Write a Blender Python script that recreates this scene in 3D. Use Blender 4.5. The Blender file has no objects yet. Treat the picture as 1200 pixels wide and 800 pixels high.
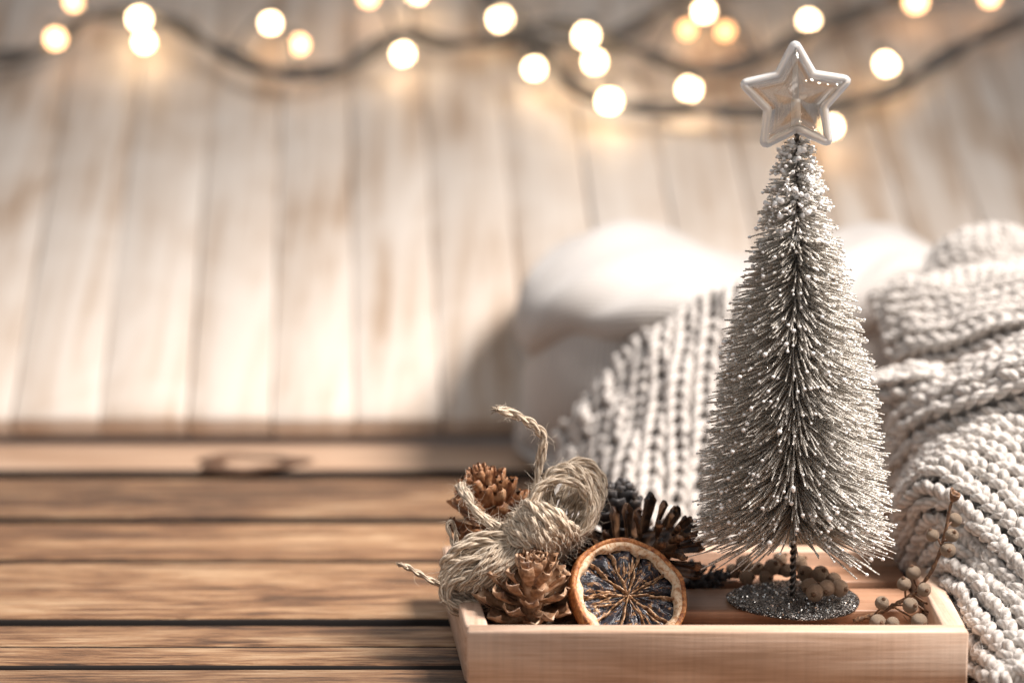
import bpy, math, random
import numpy as np
from mathutils import Vector, Matrix

random.seed(7)
rng = np.random.default_rng(7)
R = math.radians
SC = bpy.context.scene
COL = SC.collection

# ------------------------------------------------------------------ camera
PITCH, HCAM, FPX = R(10.0), 0.374, 2600.0          # FPX: focal length in 1200-px-wide pixels
cam_d = bpy.data.cameras.new("camera")
cam = bpy.data.objects.new("camera", cam_d)
COL.objects.link(cam)
cam.location = (0, 0, HCAM)
cam.rotation_euler = (R(90) - PITCH, 0, 0)
cam_d.sensor_width = 36.0
cam_d.lens = 36.0 * FPX / 1200.0
cam_d.clip_start = 0.05
cam_d.clip_end = 50
cam_d.dof.use_dof = True
cam_d.dof.focus_distance = 1.085
cam_d.dof.aperture_fstop = 3.45
SC.camera = cam

# ------------------------------------------------------------------ world, lamps, exposure
world = bpy.data.worlds.new("World")
SC.world = world
world.use_nodes = True
wbg = world.node_tree.nodes["Background"]
wbg.inputs[0].default_value = (0.93, 0.95, 1.0, 1)
wbg.inputs[1].default_value = 0.31


def area_lamp(name, loc, target, size, power, color, spread=180):
    d = bpy.data.lights.new(name, 'AREA')
    d.shape = 'RECTANGLE'
    d.size, d.size_y = size
    d.energy = power
    d.color = color
    d.spread = R(spread)
    o = bpy.data.objects.new(name, d)
    COL.objects.link(o)
    o.location = loc
    o.rotation_euler = (Vector(target) - Vector(loc)).to_track_quat('-Z', 'Y').to_euler()
    return o


def spot_lamp(name, loc, target, power, color, angle, blend, radius):
    d = bpy.data.lights.new(name, 'SPOT')
    d.energy = power
    d.color = color
    d.spot_size = R(angle)
    d.spot_blend = blend
    d.shadow_soft_size = radius
    o = bpy.data.objects.new(name, d)
    COL.objects.link(o)
    o.location = loc
    o.rotation_euler = (Vector(target) - Vector(loc)).to_track_quat('-Z', 'Y').to_euler()
    return o


spot_lamp("window_lamp", (1.17, 1.00, 1.66), (-0.03, 1.22, 0.04), 420, (1.0, 0.92, 0.86), 41, 1.0, 0.33)
area_lamp("added_fill_lamp", (-1.3, -0.3, 1.7), (0.05, 1.3, 0.05), (1.2, 1.2), 5, (1.0, 0.92, 0.84))  # added weak front-left fill, also something for the glossy star to reflect

SC.view_settings.view_transform = 'Standard'
SC.view_settings.look = 'None'
SC.view_settings.gamma = 1
SC.view_settings.exposure = 0.2
SC.view_settings.use_curve_mapping = False
SC.render.engine = 'CYCLES'
SC.cycles.use_denoising = True
SC.cycles.use_adaptive_sampling = False
SC.cycles.max_bounces = 8
SC.cycles.transparent_max_bounces = 12
SC.cycles.sample_clamp_indirect = 6


# ------------------------------------------------------------------ geometry helpers
CP, SP = math.cos(PITCH), math.sin(PITCH)


def at(px, py, Y):
    """point of the place at distance Y in front of the camera that the photo shows at px,py"""
    a, b = (px - 600) / FPX, (400 - py) / FPX
    d = np.array([a, CP + b * SP, -SP + b * CP])
    t = Y / d[1]
    return np.array([0, 0, HCAM]) + d * t


def atz(px, py, z):
    a, b = (px - 600) / FPX, (400 - py) / FPX
    d = np.array([a, CP + b * SP, -SP + b * CP])
    return np.array([0, 0, HCAM]) + d * ((z - HCAM) / d[2])


def norm(a):
    return a / np.maximum(np.linalg.norm(a, axis=-1, keepdims=True), 1e-12)


def spline(P, n):
    """Catmull-Rom through P, n samples evenly spaced in arc length"""
    P = np.asarray(P, float)
    m = len(P)
    t = np.linspace(0, m - 1, max(200, n * 2))
    i = np.clip(t.astype(int), 0, m - 2)
    f = (t - i)[:, None]
    g = lambda k: P[np.clip(i + k, 0, m - 1)]
    p0, p1, p2, p3 = g(-1), g(0), g(1), g(2)
    Q = .5 * ((2 * p1) + (-p0 + p2) * f + (2 * p0 - 5 * p1 + 4 * p2 - p3) * f ** 2 + (-p0 + 3 * p1 - 3 * p2 + p3) * f ** 3)
    L = np.concatenate([[0], np.cumsum(np.linalg.norm(np.diff(Q, axis=0), axis=1))])
    s = np.linspace(0, L[-1], n)
    return np.stack([np.interp(s, L, Q[:, k]) for k in range(3)], 1)


def frames(P):
    T = norm(np.gradient(P, axis=0))
    ref = np.array([0, 0, 1.0]) if abs(T[0][2]) < .9 else np.array([1.0, 0, 0])
    n = norm(ref - T[0] * (ref @ T[0]))
    N = [n]
    for k in range(1, len(P)):
        n = N[-1] - T[k] * (N[-1] @ T[k])
        N.append(norm(n))
    N = np.array(N)
    return T, N, np.cross(T, N)


class MB:
    """collects vertices, faces and uvs of ONE mesh"""

    def __init__(s):
        s.v, s.f, s.uv, s.n = [], [], [], 0

    def add(s, v, f, uv=None):
        v = np.asarray(v, float).reshape(-1, 3)
        s.v.append(v)
        s.f.extend([tuple(int(i) + s.n for i in q) for q in f])
        s.uv.append(np.zeros((len(v), 2)) if uv is None else np.asarray(uv, float).reshape(-1, 2))
        s.n += len(v)

    def tube(s, P, r, sides=8, cap=True, prof=None, uvscale=1.0):
        P = np.asarray(P, float)
        n = len(P)
        r = np.broadcast_to(np.asarray(r, float), (n,))
        T, N, B = frames(P)
        a = np.linspace(0, 2 * math.pi, sides, endpoint=False)
        ring = N[:, None] * np.cos(a)[None, :, None] + B[:, None] * np.sin(a)[None, :, None]
        V = P[:, None] + ring * r[:, None, None]
        L = np.concatenate([[0], np.cumsum(np.linalg.norm(np.diff(P, axis=0), axis=1))])
        uv = np.stack(np.broadcast_arrays(L[:, None] * uvscale, np.abs(np.linspace(-1, 1, sides, endpoint=False))[None]), -1)
        F = [(k * sides + i, k * sides + (i + 1) % sides, (k + 1) * sides + (i + 1) % sides, (k + 1) * sides + i) for k in range(n - 1) for i in range(sides)]
        if cap:
            F.append(tuple(range(sides - 1, -1, -1)))
            F.append(tuple((n - 1) * sides + i for i in range(sides)))
        s.add(V, F, uv)

    def box(s, lo, hi, bevel=0.0):
        x0, y0, z0 = lo
        x1, y1, z1 = hi
        b = bevel
        if b <= 0:
            V = [(x, y, z) for x in (x0, x1) for y in (y0, y1) for z in (z0, z1)]
            F = [(0, 1, 3, 2), (4, 6, 7, 5), (0, 4, 5, 1), (2, 3, 7, 6), (0, 2, 6, 4), (1, 5, 7, 3)]
            s.add(V, F)
            return
        prism_loft(s, [(x0, x0, b), (x0 + b, x0, 0)], None)

    def grid(s, V, closed_u=False, closed_v=False, uv=None, flip=False):
        nu, nv = V.shape[:2]
        F = []
        for i in range(nu if closed_u else nu - 1):
            for j in range(nv if closed_v else nv - 1):
                q = (i * nv + j, ((i + 1) % nu) * nv + j, ((i + 1) % nu) * nv + (j + 1) % nv, i * nv + (j + 1) % nv)
                F.append(q[::-1] if flip else q)
        s.add(V.reshape(-1, 3), F, uv)

    def mesh(s, name, origin=(0, 0, 0), smooth=True):
        V = np.concatenate(s.v) - np.asarray(origin, float)
        me = bpy.data.meshes.new(name)
        me.from_pydata(V.tolist(), [], s.f)
        uvl = me.uv_layers.new(name="UVMap")
        idx = np.empty(len(me.loops), dtype=np.int32)
        me.loops.foreach_get("vertex_index", idx)
        uvl.data.foreach_set("uv", np.concatenate(s.uv)[idx].astype(np.float32).ravel())
        if smooth:
            me.polygons.foreach_set("use_smooth", [True] * len(me.polygons))
        me.update()
        return me

    def build(s, name, mat, parent=None, smooth=True):
        org = wloc(parent) if parent else (0, 0, 0)
        o = bpy.data.objects.new(name, s.mesh(name, org, smooth))
        o.data.materials.append(mat)
        COL.objects.link(o)
        o.parent = parent
        return o


def prism_loft(*a):
    raise NotImplementedError


def wloc(o):
    v = Vector((0, 0, 0))
    while o:
        v += o.location
        o = o.parent
    return tuple(v)


def tag(o, label=None, cat=None, group=None, kind=None):
    if label: o["label"] = label
    if cat: o["category"] = cat
    if group: o["group"] = group
    if kind: o["kind"] = kind
    return o


def thing(name, loc, label, cat, group=None):
    o = bpy.data.objects.new(name, None)
    o.empty_display_size = .01
    COL.objects.link(o)
    o.location = [float(c) for c in loc]
    return tag(o, label, cat, group)


def place(name, me, parent, M):
    """shared mesh piece under parent, M is a world matrix"""
    o = bpy.data.objects.new(name, me)
    COL.objects.link(o)
    o.parent = parent
    w = Vector(wloc(parent))
    o.matrix_local = Matrix.Translation(-w) @ M
    return o


def bar(mb, A, B, w_vec, h_vec, bevel, segs=1, wob=0.0, seed=0):
    """bevelled bar from A to B (centre line of its section), half extents w_vec, h_vec"""
    A, B, w, h = (np.asarray(q, float) for q in (A, B, w_vec, h_vec))
    lw, lh = np.linalg.norm(w), np.linalg.norm(h)
    wn, hn = w / lw, h / lh
    b = bevel
    sec = [(-lw + b, -lh), (lw - b, -lh), (lw, -lh + b), (lw, lh - b), (lw - .3 * b, lh - .3 * b), (lw - b, lh), (-lw + b, lh), (-lw + .3 * b, lh - .3 * b), (-lw, lh - b), (-lw, -lh + b)]
    d = norm(B - A)
    st = [(0, 1 - b / lw, 1 - b / lh)] + [(b / np.linalg.norm(B - A) + (1 - 2 * b / np.linalg.norm(B - A)) * k / segs, 1, 1) for k in range(segs + 1)] + [(1, 1 - b / lw, 1 - b / lh)]
    rr = np.random.default_rng(seed)
    ph = rr.uniform(0, 6.28, 8)
    V = []
    for t, sw, sh in st:
        c = A + (B - A) * t
        for (p, q) in sec:
            e = 0
            if wob and abs(p) > lw - b * 1.01:
                s = t * np.linalg.norm(B - A)
                sg = 0 if p > 0 else 4
                e = wob * (math.sin(s * 9 + ph[sg]) + .6 * math.sin(s * 31 + ph[sg + 1]) + .35 * math.sin(s * 83 + ph[sg + 2]) + .25 * math.sin(s * 190 + ph[sg + 3]))
            V.append(c + wn * (p * sw + e) + hn * q * sh)
    m = len(sec)
    F = [(k * m + i, k * m + (i + 1) % m, (k + 1) * m + (i + 1) % m, (k + 1) * m + i) for k in range(len(st) - 1) for i in range(m)]
    F += [tuple(range(m - 1, -1, -1)), tuple((len(st) - 1) * m + i for i in range(m))]
    mb.add(V, F)


def box(mb, lo, hi, bevel=.001, segs=1, wob=0, seed=0):
    lo, hi = np.asarray(lo, float), np.asarray(hi, float)
    c, e = (lo + hi) / 2, (hi - lo) / 2
    bar(mb, (lo[0], c[1], c[2]), (hi[0], c[1], c[2]), (0, e[1], 0), (0, 0, e[2]), bevel, segs, wob, seed)


# ------------------------------------------------------------------ material helpers
def new_mat(name):
    m = bpy.data.materials.new(name)
    m.use_nodes = True
    nt = m.node_tree
    return m, nt, nt.nodes["Principled BSDF"]


def nd(nt, typ, **kw):
    n = nt.nodes.new(typ)
    for k, v in kw.items():
        if k.startswith("i_"):
            n.inputs[k[2:].replace("_", " ")].default_value = v
        else:
            setattr(n, k, v)
    return n


def ramp(nt, stops, src):
    n = nt.nodes.new("ShaderNodeValToRGB")
    el = n.color_ramp.elements
    while len(el) > 1: el.remove(el[-1])
    el[0].position, el[0].color = stops[0][0], (*stops[0][1], 1)
    for p, c in stops[1:]:
        e = el.new(p)
        e.color = (*c, 1)
    nt.links.new(src, n.inputs[0])
    return n.outputs[0]


def g(v):
    return (v, v, v)


def noise(nt, vec, scale, detail=4, rough=.6, dist=0.0):
    n = nd(nt, "ShaderNodeTexNoise")
    n.inputs["Scale"].default_value = scale
    n.inputs["Detail"].default_value = detail
    n.inputs["Roughness"].default_value = rough
    n.inputs["Distortion"].default_value = dist
    if vec is not None: nt.links.new(vec, n.inputs["Vector"])
    return n.outputs["Fac"]


def mapping(nt, vec, scale=(1, 1, 1), rot=(0, 0, 0), loc=None):
    n = nd(nt, "ShaderNodeMapping")
    n.inputs["Scale"].default_value = scale
    n.inputs["Rotation"].default_value = rot
    if loc is not None: nt.links.new(loc, n.inputs["Location"])
    nt.links.new(vec, n.inputs["Vector"])
    return n.outputs[0]


def mix(nt, fac, a, b, mode='MIX'):
    n = nd(nt, "ShaderNodeMix", data_type='RGBA', blend_type=mode)
    for sock, val in ((n.inputs[0], fac), (n.inputs[6], a), (n.inputs[7], b)):
        if isinstance(val, (int, float)): sock.default_value = val
        elif isinstance(val, tuple): sock.default_value = (*val, 1)
        else: nt.links.new(val, sock)
    return n.outputs[2]


def math_n(nt, op, a, b=None):
    n = nd(nt, "ShaderNodeMath", operation=op)
    for i, val in enumerate((a, b)):
        if val is None: continue
        if isinstance(val, (int, float)): n.inputs[i].default_value = val
        else: nt.links.new(val, n.inputs[i])
    return n.outputs[0]


def bump(nt, bsdf, h, strength=.5, dist=.001):
    n = nd(nt, "ShaderNodeBump")
    n.inputs["Strength"].default_value = strength
    n.inputs["Distance"].default_value = dist
    nt.links.new(h, n.inputs["Height"])
    nt.links.new(n.outputs[0], bsdf.inputs["Normal"])


def coords(nt, per_object=True):
    tc = nd(nt, "ShaderNodeTexCoord").outputs["Object"]
    if not per_object: return tc
    r = nd(nt, "ShaderNodeObjectInfo").outputs["Random"]
    c = nd(nt, "ShaderNodeCombineXYZ")
    nt.links.new(math_n(nt, 'MULTIPLY', r, 37.0), c.inputs[0])
    nt.links.new(math_n(nt, 'MULTIPLY', r, 91.0), c.inputs[1])
    nt.links.new(math_n(nt, 'MULTIPLY', r, 53.0), c.inputs[2])
    a = nd(nt, "ShaderNodeVectorMath", operation='ADD')
    nt.links.new(tc, a.inputs[0])
    nt.links.new(c.outputs[0], a.inputs[1])
    return a.outputs[0]


def table_wood():
    m, nt, b = new_mat("worn_table_wood")
    v = coords(nt)
    fine = noise(nt, mapping(nt, v, (26, 480, 480)), 1, 7, .70, .8)
    mid = noise(nt, mapping(nt, v, (5.5, 46, 46)), 1, 6, .66, 1.6)
    big = noise(nt, mapping(nt, v, (5.0, 13, 13)), 1, 4, .6, .6)
    s = math_n(nt, 'ADD', math_n(nt, 'MULTIPLY', fine, .40), math_n(nt, 'ADD', math_n(nt, 'MULTIPLY', mid, .40), math_n(nt, 'MULTIPLY', big, .26)))
    c = ramp(nt, [(.41, (.018, .009, .005)), (.47, (.085, .040, .018)), (.515, (.235, .115, .052)), (.56, (.40, .225, .112)), (.64, (.64, .445, .275))], s)
    r = nd(nt, "ShaderNodeObjectInfo").outputs["Random"]
    c = mix(nt, .55, c, ramp(nt, [(0, (.62, .58, .55)), (.5, (1, .93, .86)), (1, (.86, .72, .60))], r), 'MULTIPLY')
    crack = noise(nt, mapping(nt, v, (4, 330, 330)), 1, 3, .5, .8)
    ck = ramp(nt, [(.30, g(1)), (.345, g(0))], crack)
    c = mix(nt, ck, c, (.03, .017, .012))
    nt.links.new(c, b.inputs["Base Color"])
    nt.links.new(ramp(nt, [(.35, g(.62)), (.65, g(.36))], s), b.inputs["Roughness"])
    bump(nt, b, math_n(nt, 'SUBTRACT', math_n(nt, 'ADD', fine, mid), math_n(nt, 'MULTIPLY', ck, .8)), 1.0, .0020)
    return m


def white_wood():
    m, nt, b = new_mat("whitewashed_wood")
    v = coords(nt)
    gr = noise(nt, mapping(nt, v, (60, 4.0, 4.0), (0, 0, 0)), 1, 5, .6, .8)
    blot = noise(nt, mapping(nt, coords(nt, False), (6, 4.5, 4.5)), 1, 4, .6, 1.0)
    s = math_n(nt, 'ADD', math_n(nt, 'MULTIPLY', gr, .5), math_n(nt, 'MULTIPLY', blot, .5))
    c = ramp(nt, [(.36, (.40, .28, .195)), (.43, (.52, .405, .31)), (.49, (.62, .525, .44)), (.60, (.71, .635, .56))], s)
    nt.links.new(c, b.inputs["Base Color"])
    b.inputs["Roughness"].default_value = .6
    bump(nt, b, s, .5, .002)
    return m


def pale_wood(name, tone=(1, 1, 1), axis=0):
    m, nt, b = new_mat(name)
    v = coords(nt)
    sc = [(5, 55, 55), (55, 5, 55)][axis]
    sf = [(22, 620, 620), (620, 22, 620)][axis]
    mid = noise(nt, mapping(nt, v, sc), 1, 4, .55, 1.1)
    fine = noise(nt, mapping(nt, v, sf), 1, 3, .6, .2)
    cross = noise(nt, mapping(nt, v, (430, 430, 9) if axis == 0 else (430, 430, 9)), 1, 2, .5)
    s = math_n(nt, 'ADD', math_n(nt, 'MULTIPLY', mid, .62), math_n(nt, 'MULTIPLY', fine, .38))
    c = ramp(nt, [(.36, (.44, .28, .185)), (.47, (.57, .385, .275)), (.55, (.66, .475, .355)), (.68, (.75, .575, .45))], s)
    c = mix(nt, 1.0, c, tone, 'MULTIPLY')
    c = mix(nt, .20, c, ramp(nt, [(.35, g(.62)), (.6, g(1))], cross), 'MULTIPLY')
    nt.links.new(c, b.inputs["Base Color"])
    b.inputs["Roughness"].default_value = .48
    bump(nt, b, math_n(nt, 'ADD', fine, math_n(nt, 'MULTIPLY', cross, .4)), .35, .0006)
    return m


def plain(name, col, rough=.6, metal=0.0, **kw):
    m, nt, b = new_mat(name)
    b.inputs["Base Color"].default_value = (*col, 1)
    b.inputs["Roughness"].default_value = rough
    b.inputs["Metallic"].default_value = metal
    for k, v in kw.items(): b.inputs[k.replace("_", " ")].default_value = v
    return m


def fibre_mat(name, dark, light, scale, rough=.85, sheen=.35, twist=900.0, bump_s=.6, bump_d=.0006, sub=0.0):
    m, nt, b = new_mat(name)
    uv = nd(nt, "ShaderNodeTexCoord").outputs["UV"]
    sx = nd(nt, "ShaderNodeSeparateXYZ")
    nt.links.new(uv, sx.inputs[0])
    v = coords(nt, False)
    n1 = noise(nt, v, scale, 4, .65)
    n2 = noise(nt, v, scale * .12, 3, .6)
    ph = math_n(nt, 'ADD', math_n(nt, 'MULTIPLY', sx.outputs[0], twist), math_n(nt, 'MULTIPLY', sx.outputs[1], 12.0))
    ph = math_n(nt, 'ADD', ph, math_n(nt, 'MULTIPLY', n1, 4.0))
    w = math_n(nt, 'MULTIPLY', math_n(nt, 'ADD', math_n(nt, 'SINE', ph), 1.0), .5)
    s = math_n(nt, 'ADD', math_n(nt, 'MULTIPLY', w, .34), math_n(nt, 'ADD', math_n(nt, 'MULTIPLY', n1, .36), math_n(nt, 'MULTIPLY', n2, .34)))
    c = ramp(nt, [(.28, dark), (.68, light)], s)
    nt.links.new(c, b.inputs["Base Color"])
    b.inputs["Roughness"].default_value = rough
    b.inputs["Sheen Weight"].default_value = sheen
    b.inputs["Sheen Roughness"].default_value = .5
    if sub:
        b.inputs["Subsurface Weight"].default_value = sub
        b.inputs["Subsurface Radius"].default_value = (.003, .0025, .002)
        b.inputs["Subsurface Scale"].default_value = 1.0
    bump(nt, b, math_n(nt, 'ADD', math_n(nt, 'MULTIPLY', w, .6), n1), bump_s, bump_d)
    return m


def fine_knit_mat():
    m, nt, b = new_mat("fine_rib_knit")
    uv = nd(nt, "ShaderNodeTexCoord").outputs["UV"]
    sx = nd(nt, "ShaderNodeSeparateXYZ")
    nt.links.new(uv, sx.inputs[0])
    v = coords(nt, False)
    n1 = noise(nt, v, 700, 3, .6)
    n2 = noise(nt, v, 25, 3, .6)
    ph = math_n(nt, 'ADD', math_n(nt, 'MULTIPLY', sx.outputs[1], 1500.0), math_n(nt, 'MULTIPLY', n2, 3.0))
    w = math_n(nt, 'ADD', math_n(nt, 'MULTIPLY', math_n(nt, 'SINE', ph), .5), .5)
    w2 = math_n(nt, 'ADD', math_n(nt, 'MULTIPLY', math_n(nt, 'SINE', math_n(nt, 'MULTIPLY', sx.outputs[0], 2300.0)), .5), .5)
    h = math_n(nt, 'ADD', math_n(nt, 'MULTIPLY', w, .8), math_n(nt, 'ADD', math_n(nt, 'MULTIPLY', w2, .35), math_n(nt, 'MULTIPLY', n1, .4)))
    c = ramp(nt, [(.2, (.36, .33, .305)), (1.0, (.56, .53, .50))], h)
    nt.links.new(c, b.inputs["Base Color"])
    b.inputs["Roughness"].default_value = .9
    b.inputs["Sheen Weight"].default_value = .3
    bump(nt, b, h, .5, .0008)
    return m


def glitter_mat(name, dark, light, scale, metal=.85, bright=.75):
    m, nt, b = new_mat(name)
    v = coords(nt, False)
    vo = nd(nt, "ShaderNodeTexVoronoi")
    vo.inputs["Scale"].default_value = scale
    nt.links.new(v, vo.inputs["Vector"])
    sx = nd(nt, "ShaderNodeSeparateColor")
    nt.links.new(vo.outputs["Color"], sx.inputs[0])
    c = ramp(nt, [(.0, dark), (bright, light), (1.0, (.95, .92, .87))], sx.outputs[0])
    nt.links.new(c, b.inputs["Base Color"])
    b.inputs["Metallic"].default_value = metal
    b.inputs["Roughness"].default_value = .34
    n = nd(nt, "ShaderNodeVectorMath", operation='SUBTRACT')
    nt.links.new(vo.outputs["Color"], n.inputs[0])
    n.inputs[1].default_value = (.5, .5, .5)
    s = nd(nt, "ShaderNodeVectorMath", operation='SCALE')
    s.inputs[3].default_value = 1.5
    nt.links.new(n.outputs[0], s.inputs[0])
    ge = nd(nt, "ShaderNodeNewGeometry")
    a = nd(nt, "ShaderNodeVectorMath", operation='ADD')
    nt.links.new(ge.outputs["Normal"], a.inputs[0])
    nt.links.new(s.outputs[0], a.inputs[1])
    nn = nd(nt, "ShaderNodeVectorMath", operation='NORMALIZE')
    nt.links.new(a.outputs[0], nn.inputs[0])
    nt.links.new(nn.outputs[0], b.inputs["Normal"])
    return m


def mottled(name, stops, scale, rough=.5, bs=.4, bd=.0005, detail=5, dist=.5, metal=0, vec=None, per=True, **kw):
    m, nt, b = new_mat(name)
    v = coords(nt, per)
    if vec: v = mapping(nt, v, vec)
    n = noise(nt, v, scale, detail, .62, dist)
    nt.links.new(ramp(nt, stops, n), b.inputs["Base Color"])
    b.inputs["Roughness"].default_value = rough
    b.inputs["Metallic"].default_value = metal
    for k, val in kw.items(): b.inputs[k.replace("_", " ")].default_value = val
    bump(nt, b, n, bs, bd)
    return m


def clear_plastic(name, tint, refl=.9, milky=0.0):
    m = bpy.data.materials.new(name)
    m.use_nodes = True
    nt = m.node_tree
    nt.nodes.clear()
    out = nd(nt, "ShaderNodeOutputMaterial")
    tr = nd(nt, "ShaderNodeBsdfTransparent")
    tr.inputs[0].default_value = (*tint, 1)
    gl = nd(nt, "ShaderNodeBsdfGlossy")
    gl.inputs["Roughness"].default_value = .05
    nb = nd(nt, "ShaderNodeBump")
    nb.inputs["Strength"].default_value = .5
    nb.inputs["Distance"].default_value = .0015
    nt.links.new(noise(nt, nd(nt, "ShaderNodeTexCoord").outputs["Object"], 110, 2, .5, 1.0), nb.inputs["Height"])
    nt.links.new(nb.outputs[0], gl.inputs["Normal"])
    lw = nd(nt, "ShaderNodeLayerWeight")
    lw.inputs["Blend"].default_value = .32
    f = math_n(nt, 'MULTIPLY', lw.outputs["Facing"], refl)
    f = math_n(nt, 'ADD', f, .20)
    mx = nd(nt, "ShaderNodeMixShader")
    nt.links.new(f, mx.inputs[0])
    nt.links.new(tr.outputs[0], mx.inputs[1])
    nt.links.new(gl.outputs[0], mx.inputs[2])
    last = mx.outputs[0]
    if milky:
        df = nd(nt, "ShaderNodeBsdfDiffuse")
        df.inputs[0].default_value = (.95, .94, .92, 1)
        tl = nd(nt, "ShaderNodeBsdfTranslucent")
        tl.inputs[0].default_value = (.9, .87, .83, 1)
        ad = nd(nt, "ShaderNodeMixShader")
        ad.inputs[0].default_value = .5
        nt.links.new(df.outputs[0], ad.inputs[1])
        nt.links.new(tl.outputs[0], ad.inputs[2])
        m2 = nd(nt, "ShaderNodeMixShader")
        m2.inputs[0].default_value = milky
        nt.links.new(last, m2.inputs[1])
        nt.links.new(ad.outputs[0], m2.inputs[2])
        last = m2.outputs[0]
    nt.links.new(last, out.inputs[0])
    return m


def emit(name, col, strength):
    m = bpy.data.materials.new(name)
    m.use_nodes = True
    nt = m.node_tree
    nt.nodes.clear()
    out = nd(nt, "ShaderNodeOutputMaterial")
    e = nd(nt, "ShaderNodeEmission")
    e.inputs[0].default_value = (*col, 1)
    e.inputs[1].default_value = strength
    nt.links.new(e.outputs[0], out.inputs[0])
    return m


M_TABLE = table_wood()
M_EDGE = plain("dark_plank_edge", (.016, .011, .009), .9)  # plank side faces coloured near black so the gaps read dark
M_UNDER = plain("dark_underside", (.012, .010, .010), .9)
M_WHITE = white_wood()
M_PALE = pale_wood("pale_weathered_wood", (.80, .76, .70))
M_TRAY = pale_wood("pale_tray_wood")
M_TRAY_Y = pale_wood("pale_tray_wood_side", axis=1)
M_SLAT = pale_wood("brown_slat_wood", (.62, .48, .39))
M_YARN = fibre_mat("cream_wool_yarn", (.39, .345, .305), (.70, .655, .61), 900, twist=1400.0, sheen=.3, bump_s=.75, bump_d=.0009)
M_FUZZ = plain("wool_fuzz", (.80, .77, .73), .9)
M_KNIT = fine_knit_mat()
M_JUTE = fibre_mat("jute_fibre", (.30, .20, .12), (.80, .665, .51), 1500, twist=900.0, sheen=.15, bump_s=.9, bump_d=.0008)
M_JUTEH = plain("jute_hair", (.72, .62, .50), .8)
M_GLIT = glitter_mat("champagne_glitter", (.50, .44, .37), (.93, .88, .80), 1900, .25)
M_FLAKE = plain("glitter_flake", (.95, .92, .86), .16, 1.0)
M_TIP = plain("white_glitter_tip", (.93, .91, .88), .35, 0.0)
M_DISC = glitter_mat("dark_glitter", (.014, .012, .011), (.10, .09, .085), 1900, .8, .82)
M_WIRE = plain("twisted_wire", (.20, .18, .165), .35, 1.0)
M_CONE = [
    mottled("cone_brown", [(.35, (.11, .05, .026)), (.50, (.36, .20, .11)), (.64, (.62, .43, .29))], 130, .45, .5, .0006, per=True),
    mottled("cone_russet", [(.35, (.10, .038, .016)), (.52, (.34, .15, .065)), (.70, (.62, .38, .22))], 130, .5, .5, .0006, per=True),
    mottled("cone_dark", [(.36, (.020, .013, .010)), (.50, (.095, .046, .024)), (.64, (.36, .19, .10))], 120, .36, .6, .0007, per=True),
    mottled("cone_charcoal", [(.36, (.02, .019, .021)), (.54, (.07, .062, .060)), (.72, (.22, .17, .14))], 120, .45, .6, .0007, per=True),
]
M_RIND = mottled("dried_rind", [(.34, (.20, .06, .020)), (.50, (.45, .16, .045)), (.66, (.70, .34, .13))], 420, .55, .9, .0009, per=False)
M_PITH = mottled("dried_pith", [(.36, (.42, .20, .09)), (.46, (.68, .46, .28)), (.66, (.80, .65, .48))], 480, .7, .5, .0006, per=False)
M_PULP = mottled("dried_pulp", [(.38, (.010, .011, .017)), (.54, (.042, .040, .052)), (.60, (.22, .105, .045)), (.69, (.66, .40, .20))], 170, .22, .9, .0012, per=True, dist=1.6)
M_MEMB = mottled("dried_membrane", [(.40, (.07, .035, .018)), (.50, (.36, .18, .08)), (.60, (.66, .42, .24)), (.7, (.86, .68, .48))], 420, .35, .5, .0005, per=False)
M_BERRY = mottled("taupe_berry", [(.36, (.24, .16, .10)), (.55, (.47, .345, .24)), (.7, (.63, .50, .38))], 520, .62, 1.0, .0011, per=True)
M_BERRYD = mottled("brown_berry", [(.36, (.34, .20, .125)), (.55, (.60, .41, .27)), (.7, (.78, .58, .43))], 520, .5, 1.0, .0011, per=True)
M_TWIG = mottled("berry_twig", [(.36, (.06, .028, .014)), (.55, (.19, .095, .045)), (.7, (.36, .20, .10))], 700, .6, .7, .0006, per=False)
M_CORD = plain("dark_cord", (.13, .12, .11), .7)
M_SHELL = clear_plastic("clear_star_plastic", (.93, .87, .80), .85)
M_RIM = plain("glassy_star_rim", (1, .99, .98), .16, 0, Transmission_Weight=.62, IOR=1.45)
M_TUBE = clear_plastic("milky_star_tube", (.95, .93, .9), .6, .62)

# ------------------------------------------------------------------ table
TZ = .030
table = thing("plank_table", (0, 1.2, TZ), "worn brown wooden table of long planks with dark gaps", "table")
edges = [(0.60, .69), (.697, .80), (.806, .90), (.907, 1.01), (1.016, 1.1275), (1.1345, 1.1665), (1.1685, 1.2060), (1.2180, 1.3350),
         (1.3450, 1.4330), (1.4480, 1.5580), (1.5890, 1.7000), (1.706, 1.82)]
for k, (y0, y1) in enumerate(edges):
    mb = MB()
    y0, y1 = y0 * .9198, y1 * .9198
    dz = random.uniform(-.0012, 0)
    box(mb, (-1.15, y0, TZ - .028 + dz), (1.15, y1, TZ + dz), .0022, 150, .00042, k + 3)
    o = mb.build("plank", M_PALE if k == 10 else M_TABLE, table)
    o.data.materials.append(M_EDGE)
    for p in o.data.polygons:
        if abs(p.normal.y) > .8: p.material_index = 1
mb = MB()
box(mb, (-1.1, .56, TZ - .060), (1.1, 1.66, TZ - .034), .003)
mb.build("gap_dark_sheet", M_UNDER, table)  # added dark sheet, stops the bright world showing through the plank gaps
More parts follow.
